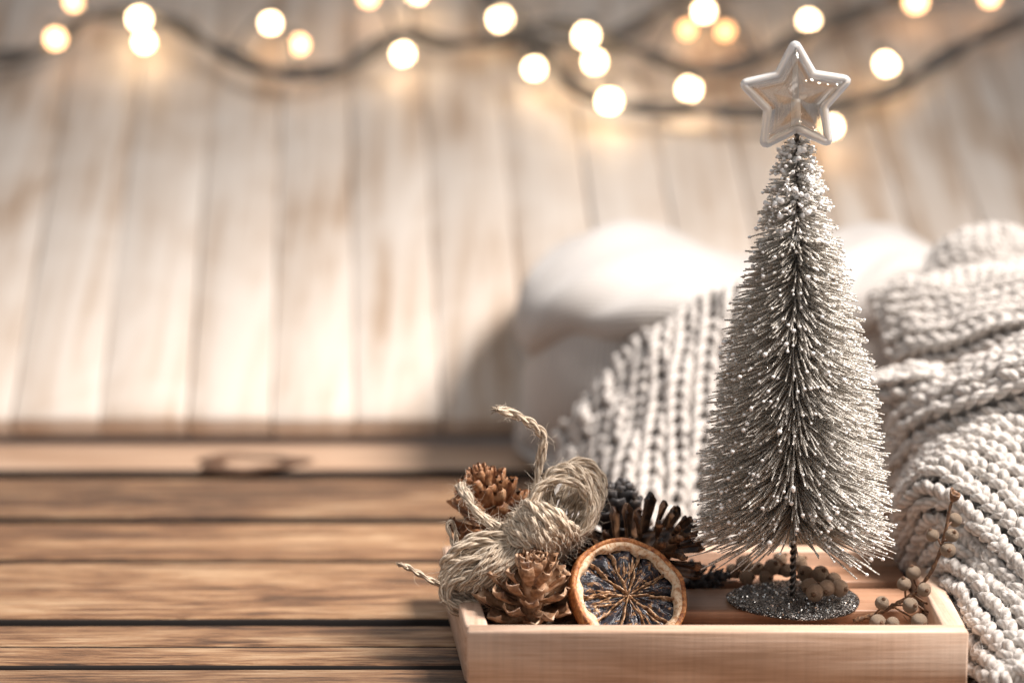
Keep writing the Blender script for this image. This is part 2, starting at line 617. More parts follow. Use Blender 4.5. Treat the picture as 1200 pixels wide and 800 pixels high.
# knot in the far plank: a dark ring of raised grain
kc = atz(293, 541, TZ)
mb = MB()
for r0, r1, col in ((.016, .030, 0),):
    a = np.linspace(0, 2 * math.pi, 48, endpoint=False)
    rows = []
    for rr, zz in ((r0, .0004), (r0 + .003, .0012), (r1 - .004, .0012), (r1, .0004)):
        w = rr * (1 + .12 * np.sin(3 * a + 1) + .06 * np.sin(7 * a))
        rows.append(np.stack([kc[0] + w * np.cos(a) * 1.25, kc[1] + w * np.sin(a) * .9, np.full_like(a, TZ - .0006 + zz)], 1))
    mb.grid(np.array(rows), closed_v=True, flip=True)
M_KNOT = mottled("wood_knot", [(.35, (.03, .014, .008)), (.6, (.12, .055, .026))], 90, .5, .5, .001)
mb.build("knot", M_KNOT, table)

# ------------------------------------------------------------------ plank backdrop leaning back behind the table
SLOPE = R(31)
FOOT = 1.540
bd = np.array([-.062, math.cos(SLOPE), math.sin(SLOPE)])
bn = np.array([0, -math.sin(SLOPE), math.cos(SLOPE)])
board = thing("plank_backdrop", (0, FOOT, TZ), "whitewashed board of narrow planks leaning back behind the table", "backdrop")
x = -1.02
k = 0
while x < 1.12:
    wdt = random.uniform(.058, .064)
    gap = random.uniform(.0005, .0016)
    mb = MB()
    off = random.uniform(0, .0015)
    A = np.array([x + wdt / 2, FOOT, TZ + .002]) + bn * (.010 + off)
    B = A + bd * 1.0
    bar(mb, A, B, np.array([wdt / 2 - gap / 2, 0, 0]), bn * .009, .0009, 60, .0004, 40 + k)
    o = mb.build("plank", M_WHITE, board)
    x += wdt
    k += 1
for s in (.18, .68):
    mb = MB()
    c = np.array([0, FOOT, TZ + .002]) + bd * s - bn * .019
    bar(mb, c + np.array([-1.0, 0, 0]), c + np.array([1.1, 0, 0]), bd * .03, bn * .011, .002)
    mb.build("batten", M_UNDER, board)
mb = MB()
c = np.array([0, FOOT + .01, TZ + .002]) + bd * .50 - bn * .0022
bar(mb, c + np.array([-1.0, 0, 0]), c + np.array([1.1, 0, 0]), bd * .48, bn * .0022, .001)
mb.build("backing", plain("brown_backing", (.44, .34, .26), .8), board)


def on_board(px, py, lift):
    a, b = (px - 600) / FPX, (400 - py) / FPX
    d = np.array([a, CP + b * SP, -SP + b * CP])
    o = np.array([0, 0, HCAM])
    p0 = np.array([0, FOOT, TZ]) + bn * (.02 + lift)
    return o + d * (((p0 - o) @ bn) / (d @ bn))


# ------------------------------------------------------------------ string lights
bulb_me = {}


def bulb_mesh():
    mb = MB()
    prof = [(.0, .0062), (.0024, .0058), (.0046, .0042), (.0060, .0016), (.0062, -.0012), (.0052, -.0040), (.0036, -.0058), (.0, -.0062)]
    a = np.linspace(0, 2 * math.pi, 14, endpoint=False)
    mb.grid(np.array([[(r * math.cos(t), r * math.sin(t), z) for t in a] for r, z in prof]), closed_v=True, flip=True)
    return mb.mesh("bulb")


def socket_mesh():
    mb = MB()
    mb.tube([(0, 0, .0052), (0, 0, .0072), (0, 0, .0120), (0, 0, .0128)], [.0028, .0036, .0036, .002], 10)
    return mb.mesh("socket")


BM, SM = bulb_mesh(), socket_mesh()
bulbs = {'w': BM, 'm': BM.copy(), 'd': BM.copy()}
bulbs['w'].materials.append(emit("warm_bulb_bright", (1.0, .70, .40), 17))
bulbs['m'].materials.append(emit("warm_bulb", (1.0, .56, .26), 8))
bulbs['d'].materials.append(emit("warm_bulb_dim", (1.0, .46, .18), 5))
SM.materials.append(M_CORD)


def string_lights(path, spots, label, seed):
    pts = [on_board(px, py, .022) for px, py in path]
    root = thing("string_light", pts[len(pts) // 2], label, "string lights")
    P = spline(pts, 160)
    T, N, B = frames(P)
    mb = MB()
    s = np.linspace(0, len(path) * 9, 160)
    for q in range(2):
        an = s * .35 + q * math.pi
        mb.tube(P + (N * np.cos(an)[:, None] + B * np.sin(an)[:, None]) * .0040, .0034, 6)
    mb.build("cord", M_CORD, root)
    for px, py, kd in spots:
        p = on_board(px, py, .030)
        k = int(np.argmin(np.linalg.norm(P - p, axis=1)))
        tilt = random.uniform(-.5, .5)
        M = Matrix.Translation(Vector(p)) @ Matrix.Rotation(tilt, 4, 'Y')
        o = place("bulb", bulbs[kd], root, M)
        so = bpy.data.objects.new("socket", SM)
        COL.objects.link(so)
        so.parent = o
        o.scale = [random.uniform(1.0, 1.28)] * 3
        top = p + np.array([math.sin(tilt), 0, math.cos(tilt)]) * .012
        mbw = MB()
        mid = (top + P[k]) / 2 + np.array([0, -.004, .004])
        mbw.tube(spline([top, mid, P[k]], 10), .0016, 5)
        mbw.build("lead", M_CORD, root)


string_lights([(-330, 40), (-180, 80), (-60, 70), (40, 62), (110, 20), (190, 22), (250, 55), (320, 84), (400, 80), (470, 40), (520, 52), (590, 45), (640, 30), (720, 40), (790, 5), (880, -40)],
              [(65, 45, 'm'), (163, 22, 'w'), (169, 49, 'w'), (87, 1, 'm'), (317, 27, 'w'), (350, 52, 'm'), (472, 63, 'w'), (586, 22, 'w'), (432, -4, 'm'), (626, 80, 'w'), (488, -8, 'w')],
              "dark cord of warm glowing bulbs over the whitewashed board's bare half", 1)
string_lights([(560, -30), (600, 40), (660, 52), (740, 58), (810, 82), (880, 72), (950, 36), (1020, 10), (1100, -20), (1200, -60)],
              [(687, 42, 'w'), (697, 72, 'w'), (805, 34, 'd'), (825, 13, 'w'), (948, 24, 'w'), (1073, 1, 'm'), (1160, -4, 'm'), (850, 36, 'd')],
              "dark cord of warm glowing bulbs sagging above the star's tip", 2)
string_lights([(610, 20), (660, 90), (720, 122), (800, 128), (880, 132), (960, 128), (1040, 108), (1120, 60), (1210, 20), (1330, -20)],
              [(714, 118, 'w'), (808, 104, 'w'), (974, 148, 'w'), (1039, 74, 'w')],
              "lowest hanging cord of warm glowing bulbs, passing behind the star", 3)

# ------------------------------------------------------------------ wooden tray
ZR, YF, YB, TH = .060, 1.000, 1.153, .0112
XL0, XR0 = -.0212, .2143
SL, SR = math.tan(R(6.0)), math.tan(R(2.2))
tray = thing("wooden_tray", (.1, 1.07, TZ), "pale wooden tray with low walls holding the little silver tree", "tray")
xl = lambda y: XL0 - SL * (y - YF)
xr = lambda y: XR0 + SR * (y - YF)
mb = MB()
box(mb, (XL0, YF, TZ + .001), (XR0, YF + TH, ZR), .0013)
mb.build("front_wall", M_TRAY, tray)
mb = MB()
box(mb, (xl(YB) + TH, YB - TH, TZ + .001), (xr(YB) - TH, YB, ZR), .0013)
mb.build("back_wall", M_TRAY, tray)
for fx, sgn in ((xl, 1), (xr, -1)):
    mb = MB()
    ya, yb = YF + TH + .0004 if sgn < 0 else YF + .0006, YB
    if sgn > 0: ya = YF + TH + .0004
    A = np.array([fx(ya) + sgn * TH / 2, ya, (ZR + TZ + .001) / 2 - .0004])
    B = np.array([fx(yb) + sgn * TH / 2, yb, (ZR + TZ + .001) / 2 - .0004])
    bar(mb, A, B, (TH / 2, 0, 0), (0, 0, (ZR - TZ - .001) / 2), .0013)
    mb.build("side_wall", M_TRAY_Y, tray)
mb = MB()
box(mb, (XL0 + .013, YF + TH + .001, TZ + .002), (XR0 - .013, YB - TH - .001, TZ + .008), .001)
mb.build("floor", M_SLAT, tray)
for cx, w in ((.033, .020), (.143, .020), (.196, .007)):
    mb = MB()
    bar(mb, (cx, YF + TH + .0006, .0410), (cx, YB - TH - .0006, .0410), (w, 0, 0), (0, 0, .0028), .001)
    mb.build("crossbar", M_TRAY_Y, tray)
for y0, y1 in ((1.0600, 1.0985), (1.1110, 1.1405)):
    mb = MB()
    box(mb, (xl(y0) + TH + .002, y0, .0440), (xr(y0) - TH - .002, y1, .0520), .001)
    mb.build("slat", M_SLAT, tray)

# ------------------------------------------------------------------ glittered tree
AX = at(929, 705, 1.072)
AX[2] = 0
ZD = .0532
LEAN = np.array([-.0032, 0, 0]) / .25
tree = thing("bottle_brush_tree", (AX[0], AX[1], ZD), "champagne glitter bottle brush tree with white frosted tips on round base", "tree")
axis = lambda z: np.array([AX[0], AX[1], 0]) + np.multiply.outer(np.asarray(z) - ZD, LEAN) + np.multiply.outer(np.asarray(z), np.array([0, 0, 1.0]))
# base disc
mb = MB()
a = np.linspace(0, 2 * math.pi, 72, endpoint=False)
er = .0332 * (1 + .010 * np.sin(3 * a + .6) + .007 * np.sin(7 * a))
rows = []
for s, z in ((0, .0030), (.25, .0029), (.5, .0026), (.8, .0020), (.97, .0015), (1.0, .0008), (.99, 0), (.0, -.0002)):
    rows.append(np.stack([AX[0] + er * s * np.cos(a), AX[1] + er * s * np.sin(a), np.full_like(a, ZD + z) + .0006 * s * np.sin(2 * a)], 1))
mb.grid(np.array(rows), closed_v=True, flip=True)
disc = mb.build("base", M_DISC, tree)


def flakes(mb, P, size):
    n = len(P)
    d1 = norm(rng.normal(size=(n, 3)))
    d2 = norm(np.cross(d1, norm(rng.normal(size=(n, 3)))))
    s = (size * rng.uniform(.55, 1.35, n))[:, None]
    V = np.stack([P + d1 * s, P + d2 * s, P - d1 * s, P - d2 * s], 1)
    mb.add(V, [(4 * i, 4 * i + 1, 4 * i + 2, 4 * i + 3) for i in range(n)])


n = 1000
rr = np.sqrt(rng.uniform(0, 1, n)) * .0325
an = rng.uniform(0, 6.283, n)
P = np.stack([AX[0] + rr * np.cos(an), AX[1] + rr * np.sin(an), ZD + .0033 - .0016 * (rr / .0332) ** 2 + .0006 * (rr / .0332) * np.sin(2 * an)], 1)
mb = MB()
flakes(mb, P, .00042)
tag(mb.build("glitter", M_FLAKE, disc, False), kind="stuff")
# twisted wire stem
zz = np.linspace(ZD + .002, .2875, 420)
mb = MB()
for q in (0, math.pi):
    an = (zz - ZD) * 2 * math.pi / .0072 + q
    mb.tube(axis(zz) + np.stack([np.cos(an), np.sin(an), an * 0], 1) * .00085, .00095, 6)
mb.build("stem", M_WIRE, tree)
# bristles
Zk = np.array([.074, .080, .088, .098, .119, .140, .161, .183, .204, .225, .246, .262, .272, .283])
Rk = np.array([.030, .047, .0505, .0500, .0478, .0450, .0415, .0370, .0308, .0240, .0178, .0134, .0104, .0070])
NB = 5000
z0 = .0900 + (.2835 - .0900) * rng.uniform(0, 1, NB) ** 1.16
ang = rng.uniform(0, 2 * math.pi, NB)
# the wire holds the bristles in slightly bunched turns of a spiral
ang = ang + .16 * np.sin(2 * (ang - z0 * 2 * math.pi / .0072))
# a parting down the viewer's side of the brush
keep = rng.uniform(0, 1, NB) < np.where(np.abs(((ang + math.pi / 2 + math.pi) % (2 * math.pi)) - math.pi) < .35, .62, 1.0)
z0, ang = z0[keep], ang[keep]
NB = len(z0)
top = np.clip((z0 - .245) / .04, 0, 1)
keep = (rng.uniform(0, 1, NB) > top * .35) & ~((z0 > .236) & (np.sin(z0 * 2 * math.pi / .0085 + np.sin(ang) * 1.2) > .35) & (rng.uniform(0, 1, NB) < .85))
z0, ang = z0[keep], ang[keep]
NB = len(z0)
tilt = np.radians(-9 + rng.normal(0, 4.5, NB) + 9 * np.clip((z0 - .2) / .08, 0, 1))
stray = rng.uniform(0, 1, NB) < .03
tilt = np.where(stray, tilt + np.radians(rng.normal(0, 15, NB)), tilt)
low = z0 < .0925
lat = np.abs(np.cos(ang))                      # the lowest turns stand out sideways more than front and back
bot = np.clip((.125 - z0) / .035, 0, 1)
tilt = np.where(low & (rng.uniform(0, 1, NB) < .5), tilt - np.radians(rng.uniform(0, 14, NB)), tilt + bot * R(7) * (1 - lat))
Lb = np.interp(z0 - .004, Zk, Rk) * np.clip(rng.normal(.955, .055, NB), .6, 1.06)
Lb = np.where(low, Lb * rng.uniform(.75, 1.12, NB), Lb) * (1 - .5 * bot * (1 - lat) ** 1.2) * (1 - .12 * (1 - lat))
clump = .6 + .4 * np.sin(z0 * 700 + 3 * ang)
Lb = np.where(z0 > .235, Lb * (.80 + .28 * clump), Lb)
rad = np.stack([np.cos(ang), np.sin(ang), 0 * ang], 1)
tan = np.stack([-np.sin(ang), np.cos(ang), 0 * ang], 1)
up = np.array([0, 0, 1.0])
P0 = axis(z0)
K = 5
tt = np.linspace(0, 1, K)
curl = rng.normal(0, .05, NB)[:, None, None]
droop = rng.normal(-.05, .045, NB)[:, None, None]
PT = P0[:, None] + (rad * np.cos(tilt)[:, None] + up * np.sin(tilt)[:, None])[:, None] * (Lb[:, None] * tt)[:, :, None] \
    + tan[:, None] * (curl * (tt ** 2)[None, :, None] * Lb[:, None, None]) + up * (droop * (tt ** 2)[None, :, None] * Lb[:, None, None])
T = norm(PT[:, -1] - PT[:, 0])
S1 = norm(np.cross(T, up))
S2 = np.cross(S1, T)
rb = (.00046 + .00010 * rng.normal(size=NB))[:, None] * np.array([.8, 1, 1, 1, .75])
a3 = np.array([0, 2.0944, 4.18879])
V = PT[:, :, None] + rb[:, :, None, None] * (S1[:, None, None] * np.cos(a3)[None, None, :, None] + S2[:, None, None] * np.sin(a3)[None, None, :, None])
idx = (np.arange(NB) * K * 3)[:, None, None] + (np.arange(K - 1) * 3)[None, :, None] + np.arange(3)[None, None]
nxt = (np.arange(NB) * K * 3)[:, None, None] + (np.arange(K - 1) * 3)[None, :, None] + ((np.arange(3) + 1) % 3)[None, None]
F = np.stack([idx, nxt, nxt + 3, idx + 3], -1).reshape(-1, 4)
mb = MB()
mb.add(V.reshape(-1, 3), F.tolist())
bris = tag(mb.build("bristles", M_GLIT, tree), kind="stuff")
# glitter stuck along the bristles, frosted beads on tips
NF = 30000
bi = rng.integers(0, NB, NF)
ft = rng.uniform(.18, 1.0, NF) ** .8
kk = np.clip((ft * (K - 1)).astype(int), 0, K - 2)
fr = (ft * (K - 1) - kk)[:, None]
Pf = PT[bi, kk] * (1 - fr) + PT[bi, kk + 1] * fr + norm(rng.normal(size=(NF, 3))) * .0004
mb = MB()
flakes(mb, Pf, .00027)
tag(mb.build("glitter", M_FLAKE, bris, False), kind="stuff")
ico = np.array([(0, 0, 1), (1, 0, 0), (0, 1, 0), (-1, 0, 0), (0, -1, 0), (0, 0, -1)], float)
sph = []
phi = (1 + 5 ** .5) / 2
ic_v = norm(np.array([(-1, phi, 0), (1, phi, 0), (-1, -phi, 0), (1, -phi, 0), (0, -1, phi), (0, 1, phi), (0, -1, -phi), (0, 1, -phi), (phi, 0, -1), (phi, 0, 1), (-phi, 0, -1), (-phi, 0, 1)], float))
ic_f = np.array([(0, 11, 5), (0, 5, 1), (0, 1, 7), (0, 7, 10), (0, 10, 11), (1, 5, 9), (5, 11, 4), (11, 10, 2), (10, 7, 6), (7, 1, 8), (3, 9, 4), (3, 4, 2), (3, 2, 6), (3, 6, 8), (3, 8, 9), (4, 9, 5), (2, 4, 11), (6, 2, 10), (8, 6, 7), (9, 8, 1)])


def beads(mb, C, r):
    n = len(C)
    V = C[:, None] + ic_v[None] * np.broadcast_to(r, (n,))[:, None, None] * rng.uniform(.8, 1.2, (n, 12, 1))
    F = (ic_f[None] + (np.arange(n) * 12)[:, None, None]).reshape(-1, 3)
    mb.add(V.reshape(-1, 3), F.tolist())


sel = rng.uniform(0, 1, NB) < np.where(z0 > .24, .55, .30)
C = PT[sel, -1]
mb = MB()
beads(mb, C, np.clip(rng.normal(.00072, .00028, sel.sum()), .0003, .0016))
# snow clumps round the tip of the brush
ns = 300
zs = rng.uniform(.236, .284, ns)
as_ = rng.uniform(0, 6.283, ns)
rs = np.interp(zs, Zk, Rk) * rng.uniform(.15, .95, ns)
C = axis(zs) + np.stack([np.cos(as_) * rs, np.sin(as_) * rs, 0 * rs], 1)
beads(mb, C, rng.uniform(.0005, .0018, ns))
tag(mb.build("frosted_tips", M_TIP, bris), kind="stuff")

# ------------------------------------------------------------------ star
SCN = at(932.5, 116, 1.068)
star = thing("star_topper", tuple(axis(.2815)), "clear plastic star with milky rim topping the glitter tree", "star")


def star_outline(Ro, ri, it=3):
    P = []
    for k in range(10):
        r = Ro if k % 2 == 0 else ri
        t = math.pi / 2 + k * math.pi / 5
        P.append((r * math.cos(t), r * math.sin(t)))
    P = np.array(P)
    Q = []
    for k in range(10):                       # round the tips only a little
        p, a, b = P[k], P[k - 1], P[(k + 1) % 10]
        f = .13 if k % 2 == 0 else .07
        for s in np.linspace(0, 1, 5):
            c0, c1 = p + (a - p) * f, p + (b - p) * f
            Q.append((1 - s) ** 2 * c0 + 2 * s * (1 - s) * p + s ** 2 * c1)
    return np.array(Q)


out = star_outline(.0266, .0142)
fw = np.array([0, -1.0, 0])
tilt_s = R(2)


def star_pt(x2, y2, d):
    return SCN + np.stack([x2 * math.cos(tilt_s) - y2 * math.sin(tilt_s), -d, x2 * math.sin(tilt_s) + y2 * math.cos(tilt_s)], -1)


rim = star_pt(out[:, 0], out[:, 1], np.zeros(len(out)))
mb = MB()
n = len(rim)
Tn = norm(np.roll(rim, -1, 0) - np.roll(rim, 1, 0))
Bn = np.array([0, 1.0, 0])
Nn = np.cross(Tn, Bn)
a = np.linspace(0, 2 * math.pi, 10, endpoint=False)
V = rim[:, None] + .0022 * (Nn[:, None] * np.cos(a)[None, :, None] + Bn * np.sin(a)[None, :, None] * 1.5)
mb.grid(V, closed_u=True, closed_v=True)
mb.build("rim", M_RIM, star)
for sg in (1, -1):
    mb = MB()
    rows = []
    for s, d in ((.99, .0), (.955, .0022), (.90, .0040), (.80, .0066), (.73, .0078), (.69, .0062), (.62, .0058), (.4, .0080), (.2, .0096), (.05, .0102)):
        rows.append(star_pt(out[:, 0] * s, out[:, 1] * s, np.full(n, d * sg)))
    mb.grid(np.array(rows), closed_v=True, flip=sg > 0)
    mb.build("shell", M_SHELL, star)
mb = MB()
pz = [(0, .0265), (0, .022), (0, .016), (0, .008), (0, 0)]
mb.tube([star_pt(np.array(p[0]), np.array(p[1]), np.array(0.)) for p in pz], [.0020, .0018, .0013, .0015, .0015], 14)
mb.build("tube", M_TUBE, star)
mb = MB()
mb.tube([star_pt(np.array(0.), np.array(v), np.array(0.)) for v in (.0, -.0003, -.008, -.0150)], [.0018, .0023, .0023, .0024], 14)
mb.build("sleeve", M_TUBE, star)

# ------------------------------------------------------------------ pine cones
def scale_mesh(name, L, W, th, up_c, tip=1.0, blunt=.75, rag=.0):
    """one cone scale: narrow root, spoon blade, thickened tip; grows along +x, face to +z"""
    nu, nv = 8, 5
    mb = MB()
    rr = np.random.default_rng(hash(name) % 1000)
    topv, botv = np.zeros((nu, nv, 3)), np.zeros((nu, nv, 3))
    for i in range(nu):
        t = i / (nu - 1)
        w = W * (.30 + .70 * min(1, (t / .72)) ** 1.2) * (1 if t < .72 else 1 - (1 - blunt) * ((t - .72) / .28) ** 2)
        xx = L * t
        z = up_c * L * t ** 2.2
        for j in range(nv):
            s = j / (nv - 1) * 2 - 1
            cup = .22 * W * s * s * (.3 + t)
            dx = -.14 * L * s * s * (t > .9) + rag * L * rr.normal() * (t > .95)
            thk = th * (.55 + .45 * t + (.9 * tip if .8 < t < .99 else 0)) * (1 - .55 * s * s)
            p = np.array([xx + dx, s * w / 2, z + cup])
            topv[i, j] = p + np.array([0, 0, thk * .35])
            botv[i, j] = p - np.array([0, 0, thk * .65])
    mb.grid(topv)
    mb.grid(botv, flip=True)
    # close the rim
    loop = [(i, 0) for i in range(nu)] + [(nu - 1, j) for j in range(1, nv)] + [(i, nv - 1) for i in range(nu - 2, -1, -1)] + [(0, j) for j in range(nv - 2, 0, -1)]
    ids = [i * nv + j for i, j in loop]
    off = nu * nv
    m = len(ids)
    mb.f.extend([(ids[q], off + ids[q], off + ids[(q + 1) % m], ids[(q + 1) % m]) for q in range(m)])
    return mb.mesh("scale")


def pine_cone(c, axis_dir, label, mat, H, Rm, n, scale_args, roll=0.0, e0=-25, e1=72, jit=5, core=.30, seed=1, root0=0, taper=.55, name="pine_cone"):
    rr = random.Random(seed)
    root = thing(name, c, label, "pine cone", "pine cones in the tray")
    Q = Vector(axis_dir).to_track_quat('Z', 'Y').to_matrix().to_4x4()
    base = Matrix.Translation(Vector(c)) @ Q @ Matrix.Rotation(roll, 4, 'Z')
    mb = MB()
    pts = np.array([tuple(base @ Vector((0, 0, H * t))) for t in (-.45, -.3, -.05, .2, .4, .5)])
    mb.tube(pts, np.array([.25, .8, 1, .85, .5, .1]) * Rm * core, 10)
    mb.build("core", mat, root)
    mes = []
    for q in range(3):
        me = scale_mesh(label + str(q), *scale_args, rag=.03 if q else .0)
        me.materials.append(mat)
        mes.append(me)
    L0 = scale_args[0]
    for k in range(n):
        t = (k + .5) / n
        h = H * (-.44 + .86 * t)
        ang = k * 2.39996 + rr.uniform(-.08, .08)
        el = R(e0 + (e1 - e0) * t ** 1.15 + rr.uniform(-jit, jit))
        sz = (math.sin(math.pi * min(1, .30 + .62 * t)) ** .7) * (1 - (1 - taper) * t ** 2.2)
        s = Rm * .84 / L0 * sz * rr.uniform(.92, 1.08)
        M = base @ Matrix.Translation((0, 0, h)) @ Matrix.Rotation(ang, 4, 'Z') @ Matrix.Translation((Rm * core * .5 * (1 - .7 * t), 0, 0)) @ Matrix.Rotation(-el, 4, 'Y') @ Matrix.Rotation(rr.uniform(-.16, .16), 4, 'X') @ Matrix.Scale(s, 4)
        place("scale", mes[k % 3], root, M)
    return root


pine_cone(at(622, 700, 1.040), (.12, -.30, .95), "light brown open pine cone at the tray's front corner beside the orange slice", M_CONE[0],
          .050, .0290, 72, (.024, .0108, .0010, .30), roll=.4, e0=-16, e1=70, seed=3, jit=8, core=.24)
pine_cone(at(578, 606, 1.095), (-.30, -.05, .95), "russet pine cone leaning behind the twine bow", M_CONE[1],
          .058, .0300, 80, (.025, .0088, .0010, .26), roll=1.1, e0=-4, e1=64, seed=5, jit=8, core=.24)
pine_cone(at(752, 654, 1.088), (.62, -.30, .55), "dark opened pine cone with long stiff scales behind the orange slice", M_CONE[2],
          .054, .0370, 46, (.034, .0088, .0019, .10), roll=.2, e0=0, e1=66, jit=10, seed=8, taper=.9)
pine_cone(at(722, 606, 1.122), (.2, .25, .9), "charcoal pine cone half hidden against the knitted ribs", M_CONE[3],
          .040, .0230, 50, (.022, .0120, .0016, .28), roll=2.0, e0=-10, e1=70, seed=11)
pine_cone(at(816, 684, 1.108), (.85, -.1, .30), "small blackish pine cone lying flat behind the tree's base", M_CONE[3],
          .038, .0150, 44, (.018, .0085, .0014, .2), roll=.7, e0=0, e1=60, seed=13)
pine_cone(at(672, 668, 1.082), (.1, -.6, .7), "dark brown pine cone tucked beneath the twine knot", M_CONE[2],
          .042, .0200, 50, (.022, .0110, .0015, .25), roll=.9, e0=-10, e1=70, seed=17)

# ------------------------------------------------------------------ dried orange slice
OC = at(738, 694, 1.0400)
on = norm(np.array([.30, -.690, .655]))
ox = norm(np.cross(np.array([0, 0, 1.0]), on))
oy = np.cross(on, ox)
orange = thing("dried_orange_slice", tuple(OC - np.array([0, 0, .022])), "dried orange slice with dark pulp propped against the pine cones", "orange slice")
RO = .0302
TO = .0088
an = np.linspace(0, 2 * math.pi, 120, endpoint=False)
wob = 1 + .012 * np.sin(2 * an + .5) + .008 * np.sin(5 * an + 2) + .006 * np.sin(9 * an)


def opt(r, t, h):
    r, t, h = np.broadcast_arrays(r, t, h)
    return OC + (r * np.cos(t))[..., None] * ox + (r * np.sin(t))[..., None] * oy + h[..., None] * on


lip = .0006 * np.sin(4 * an + 1) + .0004 * np.sin(11 * an)
rings = [(.900, -.0004), (.918, .0006), (.950, .0010), (.975, .0007), (.992, -.0006), (1.0, -.0025), (.995, -TO * .55), (.965, -TO * .9), (.90, -TO * 1.02), (.0, -TO * 1.0)]
mb = MB()
mb.grid(np.array([opt(RO * s * wob, an, h + lip * (s > .9)) for s, h in rings]), closed_v=True, flip=True)
rind = mb.build("rind", M_RIND, orange)
mb = MB()
pw = 1 + .03 * np.sin(10 * an + .3) + .012 * np.sin(17 * an)
mb.grid(np.array([opt(RO * s * (wob if s > .83 else pw), an, h + lip) for s, h in ((.79, -.0034), (.808, -.0012), (.825, -.0002), (.855, .0003), (.89, .0003), (.930, -.0006))]), closed_v=True, flip=True)
mb.build("pith", M_PITH, orange)
mb = MB()
mb.grid(np.array([opt(RO * s, an, np.full_like(an, h)) for s, h in ((.0, -.0052), (.40, -.0052), (.85, -.0050))]), closed_v=True, flip=True)
mb.build("pulp_bed", M_PULP, orange)
NS = 10
cuts = np.cumsum(np.array([1, 1.1, .9, 1.25, 1.0, .95, 1.1, .85, 1.05, .8]))
cuts = np.concatenate([[0], cuts]) / cuts[-1] * 2 * math.pi + .35
for k in range(NS):
    a0, a1 = cuts[k] + .06, cuts[k + 1] - .06
    mb = MB()
    nr, na = 18, 14
    s = np.linspace(0, 1, nr)[:, None]
    q = np.linspace(0, 1, na)[None]
    r = RO * (.08 + .735 * s) * (1 - .05 * np.abs(q * 2 - 1) ** 3)
    t = a0 + (a1 - a0) * (.5 + (q - .5) * (1 - .28 * (1 - s) ** 2))
    prof = 1 - np.abs(q * 2 - 1) ** 2.6
    ph = rng.uniform(0, 6.28, 4)
    wr = np.sin(q * 17 + s * 5 + ph[0]) * .00055 + np.sin(q * 9 + s * 13 + ph[1]) * .0005 + rng.normal(0, .00028, (nr, na))
    h = -.0046 + (.0024 + .0012 * math.sin(ph[2])) * prof * np.sin(np.pi * np.clip(s, .04, .96)) ** .5 + wr * prof
    V = opt(r, t, h)
    mb.grid(V, flip=False)
    mb.build("segment", M_PULP, orange)
    # torn membrane between two segments, a crumpled ridge running out from the core
    mb = MB()
    ac = cuts[k]
    m_ = 26
    s = np.linspace(0.0, .80, m_)
    wv = (.055 * np.sin(s * 8 + ph[3]) + .03 * np.sin(s * 21 + ph[0])) * s
    hw = RO * (.010 + .016 * np.abs(np.sin(s * 10 + ph[1])) + .030 * np.clip(s - .62, 0, 1) + rng.uniform(0, .012, m_)) * rng.uniform(.6, 1.25)
    hh = -.0018 + .0010 * np.sin(s * 13 + ph[1]) - .0010 * s + rng.normal(0, .00022, m_)
    rows = []
    for q_, dh in ((-1, -.0026), (-.55, -.0006), (-.15, .0), (.35, -.0002), (.7, -.0010), (1, -.0028)):
        t_ = ac + wv + q_ * hw / np.maximum(RO * s, RO * .05)
        rows.append(opt(RO * s, t_, hh + dh + rng.normal(0, .00012, m_)))
    mb.grid(np.array(rows))
    mb.build("membrane", M_MEMB, orange)
    # shrivelled juice sacs lying along the pulp
    mb = MB()
    for _ in range(5):
        aa = rng.uniform(a0, a1)
        s0 = rng.uniform(.15, .42)
        s1 = s0 + rng.uniform(.12, .34)
        s = np.linspace(s0, min(s1, .76), 10)
        P = opt(RO * s, aa + rng.normal(0, .07) * np.sin(s * 8), -.0026 + .0008 * np.sin(s * 16 + rng.uniform(0, 6)))
        mb.tube(P, RO * rng.uniform(.010, .026) * np.sin(np.linspace(.25, 2.9, 10)), 6)
    mb.build("juice_sacs", M_PULP if rng.uniform() < .55 else M_MEMB, orange)

# ------------------------------------------------------------------ jute twine bow
def px3(lst):
    return [at(*p) for p in lst]


class Twine:
    def __init__(s):
        s.hair = MB()

    def strand(s, mb, P, r=.0014, fuzz=1.0, ends=False):
        n = len(P)
        T, N, B = frames(P)
        L = np.concatenate([[0], np.cumsum(np.linalg.norm(np.diff(P, axis=0), axis=1))])
        ph = rng.uniform(0, 6.28)
        for q in (0, math.pi):
            a = L * 2 * math.pi / (r * 11) + q + ph + 1.2 * np.sin(L * 130 + ph)
            rad = np.full(n, r * .66) * (1 + .10 * np.sin(L * 900 + ph))
            mb.tube(P + (N * np.cos(a)[:, None] + B * np.sin(a)[:, None]) * r * .52, rad, 6, uvscale=1.0)
        nh = int(L[-1] * 1000 * 1.3 * fuzz)
        for _ in range(nh):
            k = rng.integers(0, n)
            d = norm(N[k] * rng.normal() + B[k] * rng.normal())
            ln = abs(rng.normal(.0035, .003)) + .001
            t = T[k] * rng.choice([-1, 1])
            p0 = P[k] + d * r
            p1 = p0 + (t * rng.uniform(.3, 1) + d * rng.uniform(.1, .7)) * ln * .5
            p2 = p1 + (t * rng.uniform(-.3, .8) + d * rng.uniform(0, .9) + rng.normal(0, .35, 3)) * ln * .6
            hairline(s.hair, [p0, p1, p2], .00006)


def hairline(mb, P, w):
    P = spline(P, 5)
    sd = norm(np.cross(P[-1] - P[0], np.array([.3, -1, .2])))
    ww = w * np.array([1, 1, .9, .7, .3])
    V = np.concatenate([P + sd * ww[:, None], P - sd * ww[:, None]])
    mb.add(V, [(i, i + 1, 6 + i, 5 + i) for i in range(4)])


